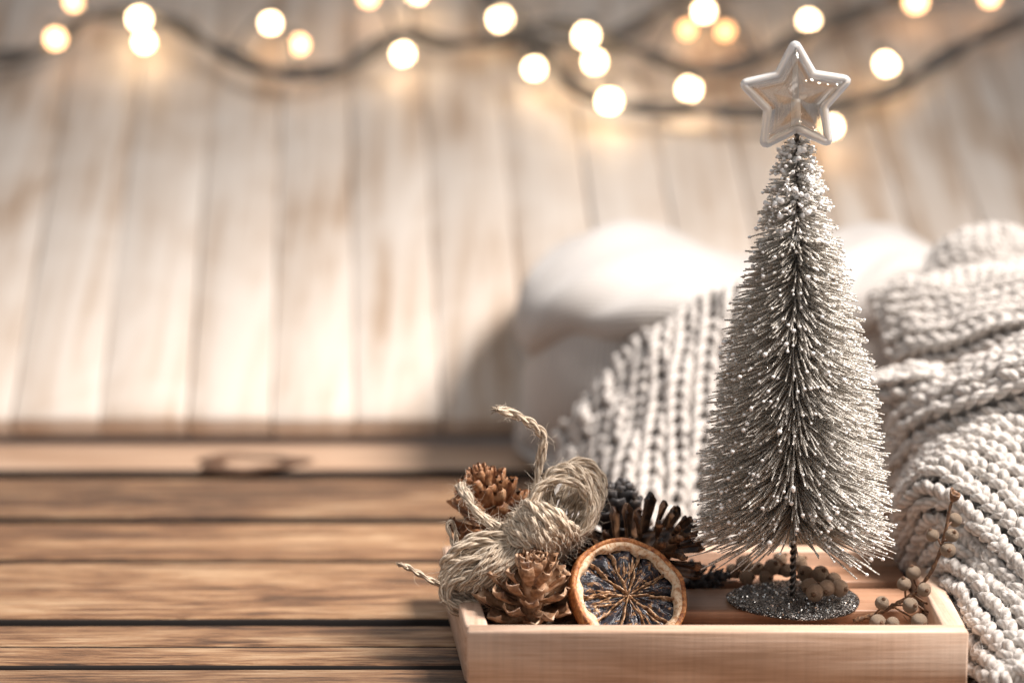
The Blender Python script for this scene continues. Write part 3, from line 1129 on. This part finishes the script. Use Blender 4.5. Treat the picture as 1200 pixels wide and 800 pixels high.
def smooth_noise(n, k, amp):
    return np.stack([np.interp(np.linspace(0, 1, n), np.linspace(0, 1, k), rng.normal(0, amp, k)) for _ in range(3)], 1)


def band(tw, mb, path, axis_v, n, width, layers=2, r=.0014, pinch=.35, amp=.0009, seg=70, lay=.0021, fuzz=1.0):
    axis_v = norm(np.asarray(axis_v, float))
    P = spline(path, seg)
    c = P.mean(0)
    T = norm(np.gradient(P, axis=0))
    outw = np.cross(T, axis_v)
    if ((P - c) * outw).sum() < 0: outw = -outw
    w = pinch + (1 - pinch) * np.sin(np.linspace(0, math.pi, seg)) ** .7
    for l in range(layers):
        for k in range(n):
            o = ((k + .5 * (l % 2)) / max(1, n - 1) - .5) * width + rng.normal(0, .0004)
            sm = smooth_noise(seg, 7, amp)
            Q = P + axis_v * (o * w)[:, None] - outw * (l * lay + abs(o) * .12) + sm
            Q = spline(Q[::4], seg)
            tw.strand(mb, Q, r * rng.uniform(.9, 1.12), fuzz)


TW = Twine()
bow = thing("jute_twine_bow", tuple(at(640, 660, 1.07)), "bow of frayed jute twine tied round the pine cones", "twine bow")
depth = np.array([.25, .95, .25])
# upper loop
mb = MB()
band(TW, mb, px3([(648, 640, 1.066), (630, 612, 1.066), (628, 580, 1.068), (645, 556, 1.070), (670, 549, 1.071), (692, 562, 1.070), (702, 588, 1.068), (696, 612, 1.066), (680, 632, 1.065), (660, 644, 1.066)]),
     (.42, .82, .38), 4, .016, 2, .0020, .45, .0014)
# strands slanting through the inside of the loop
for k in range(7):
    x0 = 640 + 7 * k
    P = px3([(x0 - 2, 628 + k * 2, 1.070), (x0 + 6, 600 + rng.uniform(-4, 4), 1.076), (x0 + 18, 575 + rng.uniform(-4, 5), 1.084), (x0 + 26, 562 + k * 2, 1.090)])
    TW.strand(mb, spline(P, 40), .0015)
mb.build("loop", M_JUTE, bow)
# knot wrapped over the middle
mb = MB()
for k in range(9):
    f = k / 8
    cx, cy = 608 + 36 * f, 640 - 36 * f
    b = math.sin(math.pi * (.12 + .76 * f))
    for l in range(2):
        j = rng.normal(0, 2.2, 8)
        e = l * 3
        P = px3([(cx - 22 - 6 * b + j[0], cy - 6 - 8 * b + j[1], 1.072), (cx - 8 + j[2], cy - 18 * b - 2 + e + j[3], 1.052 - .004 * b), (cx + 12 + j[4], cy - 4 * b + 4 + e + j[5], 1.044 - .004 * b),
                 (cx + 27 + j[6] * .7, cy + 17 + j[7] * .7, 1.050), (cx + 33, cy + 28, 1.066)])
        TW.strand(mb, spline(P, 44) + smooth_noise(44, 6, .0007), .0019 * rng.uniform(.85, 1.15), .9)
mb.build("knot", M_JUTE, bow)
# lower loop, lying over the corner of the tray
mb = MB()
band(TW, mb, px3([(622, 644, 1.052), (596, 646, 1.050), (566, 652, 1.048), (538, 662, 1.048), (520, 676, 1.050), (524, 694, 1.052), (545, 702, 1.054), (572, 700, 1.056), (600, 690, 1.060)]),
     (.05, .45, .88), 5, .0150, 2, .0020, .55, .0014)
for k in range(8):
    x0 = 578 + k * 5.5
    P = px3([(x0 + 6, 636, 1.058), (x0 + 1, 645, 1.046), (x0 - 10, 660, 1.040), (x0 - 26, 676, 1.040), (x0 - 40, 690, 1.046)])
    TW.strand(mb, spline(P, 40) + smooth_noise(40, 5, .0006), .0015)
mb.build("loop", M_JUTE, bow)
# loose ends
mb = MB()
TW.strand(mb, spline(px3([(630, 585, 1.074), (629, 565, 1.074), (632, 545, 1.074), (636, 525, 1.073), (637, 512, 1.073), (628, 500, 1.072), (612, 490, 1.070), (597, 483, 1.069), (583, 479, 1.068)]), 90), .0022, 2.0)
for q in range(14):
    p = at(584, 479.5, 1.068)
    e = p + np.array([-rng.uniform(.001, .0045), rng.normal(0, .001), rng.normal(0.0, .0016)])
    mb.tube(spline([p + np.array([.003, 0, -.0006]), p + rng.normal(0, .0004, 3), e], 8), [.0005, .00045, .0004, .0004, .0003, .0003, .0002, .0001], 5)
mb.build("loose_end", M_JUTE, bow)
mb = MB()
TW.strand(mb, spline(px3([(530, 690, 1.052), (512, 683, 1.048), (500, 677, 1.046), (488, 670, 1.045), (477, 664, 1.044), (468, 661, 1.043)]), 50), .0014, .8)
for q in range(10):
    p = at(470, 661.5, 1.043)
    e = p + np.array([-rng.uniform(.0005, .0028), rng.normal(0, .001), rng.uniform(-.0004, .0022)])
    mb.tube(spline([p + np.array([.003, 0, -.001]), p + rng.normal(0, .0004, 3), e], 6), [.0005, .0005, .0005, .0004, .0003, .0002], 5)
mb.build("loose_end", M_JUTE, bow)
mb = MB()
for q in range(3):
    j = rng.normal(0, 2.0, 6)
    TW.strand(mb, spline(px3([(620, 622, 1.070), (598, 622 + j[0], 1.066), (574, 612 + j[1], 1.062), (556, 598 + j[2], 1.064), (546 + j[3], 580, 1.070), (540 + j[4], 568 + j[5], 1.078)]), 60), .0021, 2.2)
mb.build("loose_end", M_JUTE, bow)
mb = MB()
TW.strand(mb, spline(px3([(542, 652, 1.062), (533, 642, 1.064), (527, 625, 1.066), (524, 614, 1.067), (529, 610, 1.068), (533, 620, 1.069), (536, 640, 1.069)]), 50), .0010, 1.0)
mb.build("loose_end", M_JUTE, bow)
tag(TW.hair.build("fuzz", M_JUTEH, bow), kind="stuff")

# ------------------------------------------------------------------ berry sprigs
def berry_mesh(name, mat):
    mb = MB()
    a = np.linspace(0, 2 * math.pi, 16, endpoint=False)
    rows = []
    for k in range(10):
        t = math.pi * k / 9
        rows.append([(math.sin(t) * math.cos(q) * (1 + .02 * math.sin(3 * q + k)), math.sin(t) * math.sin(q), -.94 * math.cos(t)) for q in a])
    mb.grid(np.array(rows), closed_v=True)
    me = mb.mesh(name)
    me.materials.append(mat)
    mb = MB()
    mb.tube([(0, 0, .88), (0, 0, .98), (0, 0, 1.10), (0, 0, 1.28)], [.30, .24, .13, .03], 8)
    for q in range(5):
        t = q * 1.2566
        mb.tube([(.10 * math.cos(t), .10 * math.sin(t), .92), (.22 * math.cos(t), .22 * math.sin(t), 1.05), (.34 * math.cos(t), .34 * math.sin(t), 1.10)], [.07, .06, .02], 5)
    mc = mb.mesh("calyx")
    mc.materials.append(M_TWIG)
    return me, mc


def sprig(label, stem_pts, berries, mat, r, stem_r, bud=None, fil=0, seed=1):
    rr = np.random.default_rng(seed)
    root = thing("berry_sprig", tuple(stem_pts[0]), label, "berry sprig")
    P = spline(stem_pts, 60)
    mb = MB()
    mb.tube(P + smooth_noise(60, 14, .00022), stem_r * (1.25 - .55 * np.linspace(0, 1, 60)) * (1 + .13 * rr.normal(size=60)), 8)
    stem = mb.build("stem", M_TWIG, root)
    me, mc = berry_mesh("berry", mat)
    for (p, up_) in berries:
        k = int(np.argmin(np.linalg.norm(P - p, axis=1)))
        k = max(0, k - 3)
        mb = MB()
        mb.tube(spline([P[k], (P[k] + p) / 2 + rr.normal(0, .0006, 3), p], 10), stem_r * .5, 6)
        mb.build("twig", M_TWIG, stem)
        s = r * rr.uniform(.86, 1.10)
        dr = Vector(up_ if up_ is not None else (p - P[k]) + rr.normal(0, .002, 3))
        M = Matrix.Translation(Vector(p)) @ dr.to_track_quat('Z', 'Y').to_matrix().to_4x4() @ Matrix.Scale(s, 4)
        o = place("berry", me, root, M)
        c = bpy.data.objects.new("calyx", mc)
        COL.objects.link(c)
        c.parent = o
    if bud is not None:
        mb = MB()
        a = np.linspace(0, 2 * math.pi, 12, endpoint=False)
        d = norm(np.array([.22, -.25, 1.0]))
        u1 = norm(np.cross(d, (0, 1, 0)))
        u2 = np.cross(d, u1)
        rows = []
        for s, h in ((.15, 0), (.55, .0010), (.9, .0028), (1.0, .0046), (.86, .0052), (.70, .0040), (.3, .0022)):
            rows.append(bud + h * d + .0030 * s * (np.cos(a)[:, None] * u1 + np.sin(a)[:, None] * u2) + d * (.0022 * np.maximum(0, np.cos(a * 1 + .5)) ** 3)[:, None] * (s > .6))
        mb.grid(np.array(rows), closed_v=True)
        mb.build("bud_cup", M_TWIG, root)
    if fil:
        mb = MB()
        for _ in range(fil):
            c = at(1088 + rr.normal(0, 9), 720 + rr.normal(0, 8), 1.066 + rr.normal(0, .006))
            mb.tube(spline([c, c + rr.normal(0, .0022, 3), c + rr.normal(0, .004, 3)], 8), .00022, 4)
            mb.tube([c, c + np.array([0, 0, .0006])], .0006, 5)
        tag(mb.build("filaments", M_TWIG, root), kind="stuff")
    return root


bp = [(1119, 609, 1.066), (1115.5, 627, 1.054), (1111, 644, 1.052), (1093, 627, 1.060), (1070.5, 670.6, 1.056), (1059.5, 684, 1.052), (1083, 690.6, 1.046), (1033.5, 706, 1.044),
      (1066.7, 709, 1.040), (1028.5, 729, 1.034), (1046, 730, 1.032), (1077, 728, 1.034), (1100, 713.5, 1.060), (1097, 722, 1.052)]
sprig("curving sprig of taupe berries rising beside the knitted blanket",
      px3([(1000, 728, 1.052), (1030, 717, 1.052), (1060, 703, 1.054), (1083, 682, 1.056), (1098, 655, 1.058), (1107, 628, 1.060), (1112, 600, 1.062), (1116, 588, 1.063)]),
      [(at(*q), None) for q in bp], M_BERRY, .0038, .0011, bud=at(1116, 588, 1.063), fil=46, seed=4)
bp2 = [(968.7, 688.5, 1.062), (984, 689, 1.066), (949, 687, 1.066), (961.6, 672.5, 1.082), (977, 679, 1.078), (955, 694, 1.060), (944, 672, 1.088), (922, 668, 1.102), (905, 664, 1.104), (888, 666, 1.108),
       (872, 660, 1.110), (875, 676, 1.104), (858, 668, 1.110), (898, 676, 1.102), (914, 655, 1.112), (936, 660, 1.108)]
sprig("cluster of brown berries lying against the tree's round base",
      px3([(852, 676, 1.110), (880, 672, 1.108), (910, 670, 1.106), (940, 678, 1.094), (962, 684, 1.074), (980, 690, 1.070)]),
      [(at(*q), None) for q in bp2], M_BERRYD, .0042, .0010, seed=6)

# ------------------------------------------------------------------ knitted things
def cr(P, t):
    """Catmull-Rom weights applied on axis 0, vector t"""
    m = P.shape[0]
    i = np.clip(t.astype(int), 0, m - 2)
    f = (t - i).reshape(-1, *([1] * (P.ndim - 1)))

    def gk(k):
        j = i + k
        lo, hi = j < 0, j > m - 1
        v = P[np.clip(j, 0, m - 1)].copy()
        if lo.any(): v[lo] = 2 * P[0] - P[1]
        if hi.any(): v[hi] = 2 * P[-1] - P[-2]
        return v
    p0, p1, p2, p3 = gk(-1), gk(0), gk(1), gk(2)
    return .5 * ((2 * p1) + (-p0 + p2) * f + (2 * p0 - 5 * p1 + 4 * p2 - p3) * f ** 2 + (-p0 + 3 * p1 - 3 * p2 + p3) * f ** 3)


def surf(G, U, V):
    """U, V same-length vectors; G[nv][nu][3]"""
    A = cr(G, V)                       # (n, nu, 3)
    n = len(U)
    m = G.shape[1]
    i = np.clip(U.astype(int), 0, m - 2)
    f = (U - i)[:, None]
    r = np.arange(n)

    def gk(k):
        j = i + k
        v = A[r, np.clip(j, 0, m - 1)].copy()
        lo, hi = j < 0, j > m - 1
        if lo.any(): v[lo] = 2 * A[lo, 0] - A[lo, 1]
        if hi.any(): v[hi] = 2 * A[hi, -1] - A[hi, -2]
        return v
    p0, p1, p2, p3 = gk(-1), gk(0), gk(1), gk(2)
    return .5 * ((2 * p1) + (-p0 + p2) * f + (2 * p0 - 5 * p1 + 4 * p2 - p3) * f ** 2 + (-p0 + 3 * p1 - 3 * p2 + p3) * f ** 3)


def spindles(mb, C, D, Nv, rad, sides=8):
    """C (S,K,3) centre lines, rad (S,K)"""
    S, K = C.shape[:2]
    T = norm(np.gradient(C, axis=1))
    Sd = norm(np.cross(T, Nv[:, None]))
    Nn = np.cross(Sd, T)
    a = np.linspace(-math.pi / 2, 1.5 * math.pi, sides + 1)
    V = C[:, :, None] + rad[:, :, None, None] * (Sd[:, :, None] * np.cos(a)[None, None, :, None] + Nn[:, :, None] * np.sin(a)[None, None, :, None])
    m = sides + 1
    L = np.cumsum(np.concatenate([np.zeros((S, 1)), np.linalg.norm(np.diff(C, axis=1), axis=2)], 1), 1)
    uv = np.stack(np.broadcast_arrays(L[:, :, None] + (np.arange(S) * .0137)[:, None, None] % .1, (a / math.pi)[None, None]), -1)
    b = (np.arange(S) * K * m)[:, None, None] + (np.arange(K - 1) * m)[None, :, None] + np.arange(sides)[None, None]
    F = np.stack([b, b + 1, b + m + 1, b + m], -1).reshape(-1, 4)
    mb.add(V.reshape(-1, 3), F.tolist(), uv.reshape(-1, 2))


def lump(a, b):
    return .5 * np.sin(a * 2.3 + b * 1.1) + .35 * np.sin(a * 4.9 - b * 2.7 + 1.3) + .3 * np.sin(a * 9.7 + b * 3.1 + 2.1)


def knit_fold(parent, ctrl, spacing, stitch, yarn, style='rib', back=0.0, fuzz=0, sides=8, K=7, jitter=1.0, lift=1.0):
    G = np.array([[at(p[0], p[1], p[2] + back) for p in row] for row in ctrl])
    G[..., 2] = np.maximum(G[..., 2], TZ + .006)
    seed_k = rng.uniform(0, 20)
    nv, nu = G.shape[:2]
    n = 41
    # sample for length across
    mid = surf(G, np.full(60, (nu - 1) * .55), np.linspace(0, nv - 1, 60))
    Lv = np.linalg.norm(np.diff(mid, axis=0), axis=1).sum()
    nw = max(2, int(round(Lv / spacing)) + 1)
    e = 1e-3

    def nrm(U, Vv):
        du = surf(G, U + e, Vv) - surf(G, U - e, Vv)
        dv = surf(G, U, Vv + e) - surf(G, U, Vv - e)
        return norm(np.cross(du, dv)), norm(du), norm(dv)
    c = surf(G, np.array([(nu - 1) * .5]), np.array([(nv - 1) * .5]))
    N0, _, _ = nrm(np.array([(nu - 1) * .5]), np.array([(nv - 1) * .5]))
    sgn = 1.0 if (N0[0] @ (np.array([0, 0, HCAM]) - c[0])) > 0 else -1.0
    # cloth behind the stitches
    mb = MB()
    gu, gv = 40, 24
    UU, VV = np.meshgrid(np.linspace(0, nu - 1, gu), np.linspace(0, nv - 1, gv), indexing='ij')
    Nb, _, _ = nrm(UU.ravel(), VV.ravel())
    S = (surf(G, UU.ravel(), VV.ravel()) - Nb * sgn * yarn * .9).reshape(gu, gv, 3)
    mb.grid(S, uv=np.stack([UU.ravel() * .02, VV.ravel() * .02], 1))
    S2 = (S.reshape(-1, 3) - Nb * sgn * yarn * 1.6).reshape(gu, gv, 3)
    mb.grid(S2, flip=True)
    fold = mb.build("fold", M_YARN, parent)
    hair = MB()
    vw = np.interp(np.linspace(0, Lv, nw), np.concatenate([[0], np.cumsum(np.linalg.norm(np.diff(mid, axis=0), axis=1))]), np.linspace(0, nv - 1, 60))
    wide = .47 * spacing if style != 'rib' else .36 * spacing
    for w in range(nw):
        us = np.linspace(0, nu - 1, 240)
        line = surf(G, us, np.full(240, vw[w]))
        L = np.concatenate([[0], np.cumsum(np.linalg.norm(np.diff(line, axis=0), axis=1))])
        ns = max(3, int(L[-1] / stitch))
        sL = (np.arange(ns) + .5 + rng.normal(0, .05, ns) * jitter) * L[-1] / ns
        mb = MB()
        tK = np.linspace(0, 1, K)
        for side in (-1, 1):
            # a leg starts low at the middle of the wale and swings out and under the next stitch
            sl = sL[:, None] + (tK[None] - .45) * stitch * 1.75
            U = np.interp(sl.ravel(), L, us)
            Nn, Tu, _ = nrm(U, np.full(len(U), vw[w]))
            Nn = Nn * sgn
            Bb = np.cross(Nn, Tu)
            base = surf(G, U, np.full(len(U), vw[w]))
            base = base + Nn * (lump(U * .8 + seed_k, vw[w] * 1.3) * yarn * .8 * jitter)[:, None] + Bb * (lump(U * .7 + 9, vw[w] * 1.2 + seed_k) * yarn * .5 * jitter)[:, None]
            extra = np.clip(sl.ravel() - L[-1], 0, None) + np.clip(sl.ravel(), None, 0)
            base = base + Tu * extra[:, None]
            sp = side * wide * (.22 + .86 * np.sin(tK * math.pi * .62) ** 1.0)
            hump = yarn * lift * (-.55 + 1.55 * np.sin(math.pi * np.clip(tK * .92 + .12, 0, 1)) ** .8 - .9 * tK ** 3)
            jv = rng.normal(0, .10 * yarn * jitter, (ns, 1))
            C = base.reshape(ns, K, 3) + Bb.reshape(ns, K, 3) * (sp[None] + jv)[:, :, None] + Nn.reshape(ns, K, 3) * (hump[None] + (yarn * 1.25 if style == 'rib' else 0) + jv * .8)[:, :, None]
            rad = yarn * np.array(np.interp(tK, [0, .12, .35, .6, .85, 1], [.45, .82, 1.0, 1.0, .78, .40]))[None] * (1 + rng.normal(0, .07, (ns, 1)) * jitter)
            spindles(mb, C, None, Nn.reshape(ns, K, 3)[:, K // 2], rad, sides)
            if fuzz:
                for q in range(int(fuzz * ns)):
                    i, k = rng.integers(0, ns), rng.integers(1, K - 1)
                    nn = Nn.reshape(ns, K, 3)[i, k]
                    d = norm(nn * rng.uniform(.2, 1.2) + rng.normal(0, .6, 3))
                    p0 = C[i, k] + d * yarn * .9
                    ln = abs(rng.normal(.0022, .0014)) + .0008
                    p1 = p0 + norm(d + rng.normal(0, .8, 3)) * ln * .5
                    hairline(hair, [p0, p1, p1 + norm(d * .6 + rng.normal(0, .9, 3)) * ln * .6], .000055)
        if style == 'rib' and w < nw - 1:
            # bars of the sunken column between two ribs
            vv = (vw[w] + vw[w + 1]) / 2
            half = (vw[w + 1] - vw[w]) / 2 * .78
            for ph_ in (0.,):
                U = np.interp(np.clip(sL, 0, L[-1]), L, us)
                tk = np.linspace(-1, 1, K)
                UU = np.repeat(U[:, None], K, 1) + (rng.normal(0, .03, (ns, 1)) + .03 * tk[None])
                VV = np.broadcast_to(vv + half * tk[None], (ns, K))
                Nn, _, _ = nrm(UU.ravel(), VV.ravel().copy())
                Nn = Nn * sgn
                C = surf(G, UU.ravel(), VV.ravel().copy()) + Nn * yarn * -.25
                rad = yarn * .80 * np.ones((ns, K))
                spindles(mb, C.reshape(ns, K, 3), None, Nn.reshape(ns, K, 3)[:, K // 2], rad, sides)
        mb.build("rib", M_YARN, fold)
    if fuzz:
        tag(hair.build("fuzz", M_FUZZ, fold), kind="stuff")
    return fold


blanket = thing("chunky_knit_blanket", (.26, 1.15, TZ), "chunky cream knitted blanket heaped over the tray's right corner", "blanket")
# fold in front of the sweater, behind the tree
knit_fold(blanket, [
    [(672, 520, 1.330), (674, 512, 1.300), (672, 560, 1.270), (660, 625, 1.230)],
    [(716, 468, 1.335), (716, 452, 1.300), (708, 540, 1.255), (700, 650, 1.200)],
    [(764, 420, 1.340), (764, 402, 1.300), (754, 510, 1.245), (742, 665, 1.185)],
    [(812, 394, 1.340), (812, 374, 1.300), (802, 500, 1.240), (790, 670, 1.180)],
    [(864, 374, 1.340), (864, 352, 1.300), (852, 490, 1.240), (842, 670, 1.180)],
    [(920, 360, 1.345), (920, 338, 1.305), (910, 480, 1.245), (900, 670, 1.185)],
], .0142, .0088, .0029, 'rib', back=.05, jitter=1.7)
# back roll
knit_fold(blanket, [
    [(1085, 352, 1.430), (1110, 318, 1.435), (1150, 298, 1.435), (1205, 303, 1.43), (1280, 320, 1.43)],
    [(1085, 338, 1.405), (1108, 298, 1.405), (1150, 277, 1.405), (1205, 283, 1.40), (1280, 300, 1.40)],
    [(1080, 348, 1.375), (1105, 318, 1.375), (1150, 296, 1.370), (1205, 300, 1.365), (1280, 315, 1.36)],
    [(1075, 372, 1.365), (1105, 350, 1.360), (1150, 332, 1.350), (1205, 330, 1.345), (1280, 340, 1.34)],
], .0120, .0072, .0026, 'rib')
# broad bright fold
knit_fold(blanket, [
    [(1022, 352, 1.365), (1050, 341, 1.355), (1100, 330, 1.350), (1150, 316, 1.345), (1210, 308, 1.335), (1280, 308, 1.325)],
    [(1024, 350, 1.325), (1055, 338, 1.315), (1100, 336, 1.305), (1150, 326, 1.300), (1210, 320, 1.290), (1280, 322, 1.285)],
    [(1035, 386, 1.290), (1062, 374, 1.280), (1105, 368, 1.270), (1150, 358, 1.262), (1210, 348, 1.257), (1280, 348, 1.250)],
    [(1050, 420, 1.268), (1072, 408, 1.255), (1108, 400, 1.245), (1150, 388, 1.236), (1210, 376, 1.230), (1280, 374, 1.222)],
    [(1066, 452, 1.268), (1085, 442, 1.256), (1115, 432, 1.245), (1150, 420, 1.236), (1210, 404, 1.230), (1280, 400, 1.222)],
], .0118, .0072, .0025, 'plain')
# narrow turned band
knit_fold(blanket, [
    [(1012, 452, 1.245), (1040, 440, 1.238), (1075, 434, 1.230), (1105, 436, 1.226)],
    [(1012, 462, 1.228), (1040, 452, 1.220), (1075, 446, 1.214), (1105, 448, 1.210)],
    [(1016, 480, 1.232), (1040, 470, 1.224), (1070, 462, 1.218), (1100, 462, 1.214)],
], .0100, .0080, .0026, 'plain')
# plaited fold
knit_fold(blanket, [
    [(1058, 480, 1.250), (1074, 456, 1.232), (1110, 440, 1.218), (1150, 424, 1.208), (1200, 404, 1.200), (1270, 384, 1.19)],
    [(1048, 506, 1.228), (1066, 480, 1.206), (1105, 460, 1.190), (1150, 443, 1.180), (1200, 425, 1.172), (1270, 406, 1.16)],
    [(1044, 538, 1.222), (1060, 508, 1.200), (1098, 484, 1.180), (1150, 466, 1.166), (1200, 448, 1.158), (1270, 432, 1.148)],
    [(1044, 572, 1.214), (1058, 542, 1.198), (1092, 514, 1.182), (1145, 492, 1.170), (1200, 475, 1.162), (1270, 460, 1.152)],
    [(1052, 600, 1.222), (1064, 574, 1.210), (1092, 546, 1.200), (1145, 518, 1.192), (1200, 504, 1.184), (1270, 494, 1.174)],
], .0125, .0085, .0029, 'plain', fuzz=6)
# front fold hanging over the corner of the tray
knit_fold(blanket, [
    [(1086, 560, 1.212), (1118, 526, 1.200), (1160, 508, 1.190), (1200, 512, 1.178), (1250, 535, 1.160), (1310, 575, 1.140)],
    [(1078, 560, 1.190), (1112, 520, 1.178), (1158, 499, 1.166), (1200, 504, 1.152), (1250, 530, 1.132), (1310, 572, 1.112)],
    [(1066, 580, 1.176), (1096, 540, 1.162), (1135, 520, 1.148), (1175, 535, 1.130), (1218, 570, 1.106), (1270, 625, 1.082)],
    [(1058, 606, 1.164), (1082, 567, 1.146), (1112, 546, 1.132), (1155, 559, 1.112), (1200, 602, 1.084), (1250, 662, 1.054)],
    [(1058, 642, 1.152), (1070, 600, 1.134), (1094, 568, 1.118), (1140, 597, 1.094), (1188, 642, 1.066), (1238, 705, 1.036)],
    [(1078, 688, 1.146), (1088, 656, 1.124), (1112, 632, 1.102), (1150, 656, 1.076), (1192, 706, 1.044), (1235, 775, 1.012)],
    [(1112, 716, 1.106), (1113, 700, 1.092), (1124, 692, 1.072), (1148, 724, 1.044), (1170, 764, 1.016), (1198, 840, .990)],
    [(1126, 752, 1.070), (1124, 738, 1.066), (1128, 732, 1.056), (1143, 766, 1.036), (1158, 806, 1.012), (1176, 872, .992)],
], .0142, .0070, .0028, 'rib', fuzz=18, sides=10, K=8, jitter=1.15)

# fine knit sweater folded at the back
sweater = thing("folded_knit_sweater", tuple(at(800, 560, 1.45)[:2]) + (TZ,), "pale fine knit sweater folded in a soft pile behind the tree", "sweater")


def soft_patch(name, ctrl, parent, thick=.006, back=.05, gu=60, gv=60, wr=.0012, seed=0):
    G = np.array([[at(p[0], p[1], p[2] + back) for p in row] for row in ctrl])
    G[..., 2] = np.maximum(G[..., 2], TZ + .006)
    nv, nu = G.shape[:2]
    UU, VV = np.meshgrid(np.linspace(0, nu - 1, gu), np.linspace(0, nv - 1, gv), indexing='ij')
    S = surf(G, UU.ravel(), VV.ravel())
    e = 1e-3
    N = norm(np.cross(surf(G, UU.ravel() + e, VV.ravel()) - surf(G, UU.ravel() - e, VV.ravel()), surf(G, UU.ravel(), VV.ravel() + e) - surf(G, UU.ravel(), VV.ravel() - e)))
    c = S[len(S) // 2]
    if N[len(S) // 2] @ (np.array([0, 0, HCAM]) - c) < 0: N = -N
    rr = np.random.default_rng(seed)
    w = 0
    for _ in range(6):
        a, b, p = rr.uniform(1, 5), rr.uniform(1, 5), rr.uniform(0, 6.28)
        w = w + np.sin(UU.ravel() * a + VV.ravel() * b + p)
    S = S + N * (w * wr)[:, None]
    uv = np.stack([UU.ravel() * .05, VV.ravel() * .05], 1)
    mb = MB()
    mb.grid(S.reshape(gu, gv, 3), uv=uv)
    mb.grid((S - N * thick).reshape(gu, gv, 3), uv=uv, flip=True)
    return mb.build(name, M_KNIT, parent)


# lower body of the pile: left side falls to the table
soft_patch("body", [
    [(640, 420, 1.60), (645, 470, 1.57), (645, 515, 1.54), (640, 545, 1.52)],
    [(622, 405, 1.52), (622, 450, 1.50), (620, 510, 1.48), (618, 560, 1.46)],
    [(648, 385, 1.385), (630, 450, 1.385), (626, 515, 1.42), (624, 592, 1.42)],
    [(700, 385, 1.352), (690, 450, 1.345), (680, 530, 1.350), (676, 618, 1.35)],
    [(770, 385, 1.345), (765, 450, 1.335), (760, 540, 1.34), (756, 630, 1.33)],
    [(860, 390, 1.36), (860, 450, 1.345), (860, 540, 1.34), (860, 630, 1.33)],
    [(960, 390, 1.37), (960, 450, 1.355), (960, 540, 1.35), (960, 630, 1.34)],
    [(1080, 380, 1.39), (1080, 450, 1.38), (1080, 540, 1.37), (1080, 620, 1.36)],
], sweater, seed=3)
# upper fold, rolling over and tucked in at its left end
soft_patch("fold", [
    [(655, 405, 1.60), (634, 385, 1.62), (640, 352, 1.62), (700, 312, 1.62), (790, 312, 1.62), (880, 325, 1.62), (980, 300, 1.62), (1050, 290, 1.61), (1120, 320, 1.60)],
    [(655, 405, 1.53), (620, 380, 1.54), (630, 328, 1.54), (695, 280, 1.54), (780, 281, 1.55), (880, 308, 1.55), (980, 284, 1.55), (1045, 276, 1.54), (1115, 312, 1.53)],
    [(658, 408, 1.47), (616, 385, 1.46), (624, 338, 1.44), (700, 290, 1.44), (785, 292, 1.44), (880, 318, 1.44), (980, 292, 1.45), (1045, 280, 1.45), (1108, 315, 1.45)],
    [(660, 412, 1.44), (618, 398, 1.42), (622, 366, 1.39), (690, 330, 1.37), (780, 326, 1.36), (880, 345, 1.36), (980, 318, 1.38), (1045, 306, 1.39), (1105, 335, 1.40)],
    [(662, 414, 1.43), (626, 408, 1.405), (634, 394, 1.375), (682, 372, 1.345), (770, 364, 1.33), (880, 380, 1.33), (980, 350, 1.35), (1045, 335, 1.37), (1100, 360, 1.38)],
    [(664, 414, 1.43), (640, 412, 1.41), (652, 406, 1.385), (695, 398, 1.36), (770, 400, 1.34), (880, 412, 1.34), (980, 390, 1.36), (1045, 370, 1.38), (1100, 385, 1.39)],
    [(668, 412, 1.44), (655, 411, 1.43), (668, 408, 1.41), (705, 402, 1.40), (775, 405, 1.38), (880, 415, 1.38), (980, 392, 1.40), (1045, 372, 1.42), (1100, 388, 1.42)],
], sweater, wr=.0012, seed=5, gu=90, gv=70)
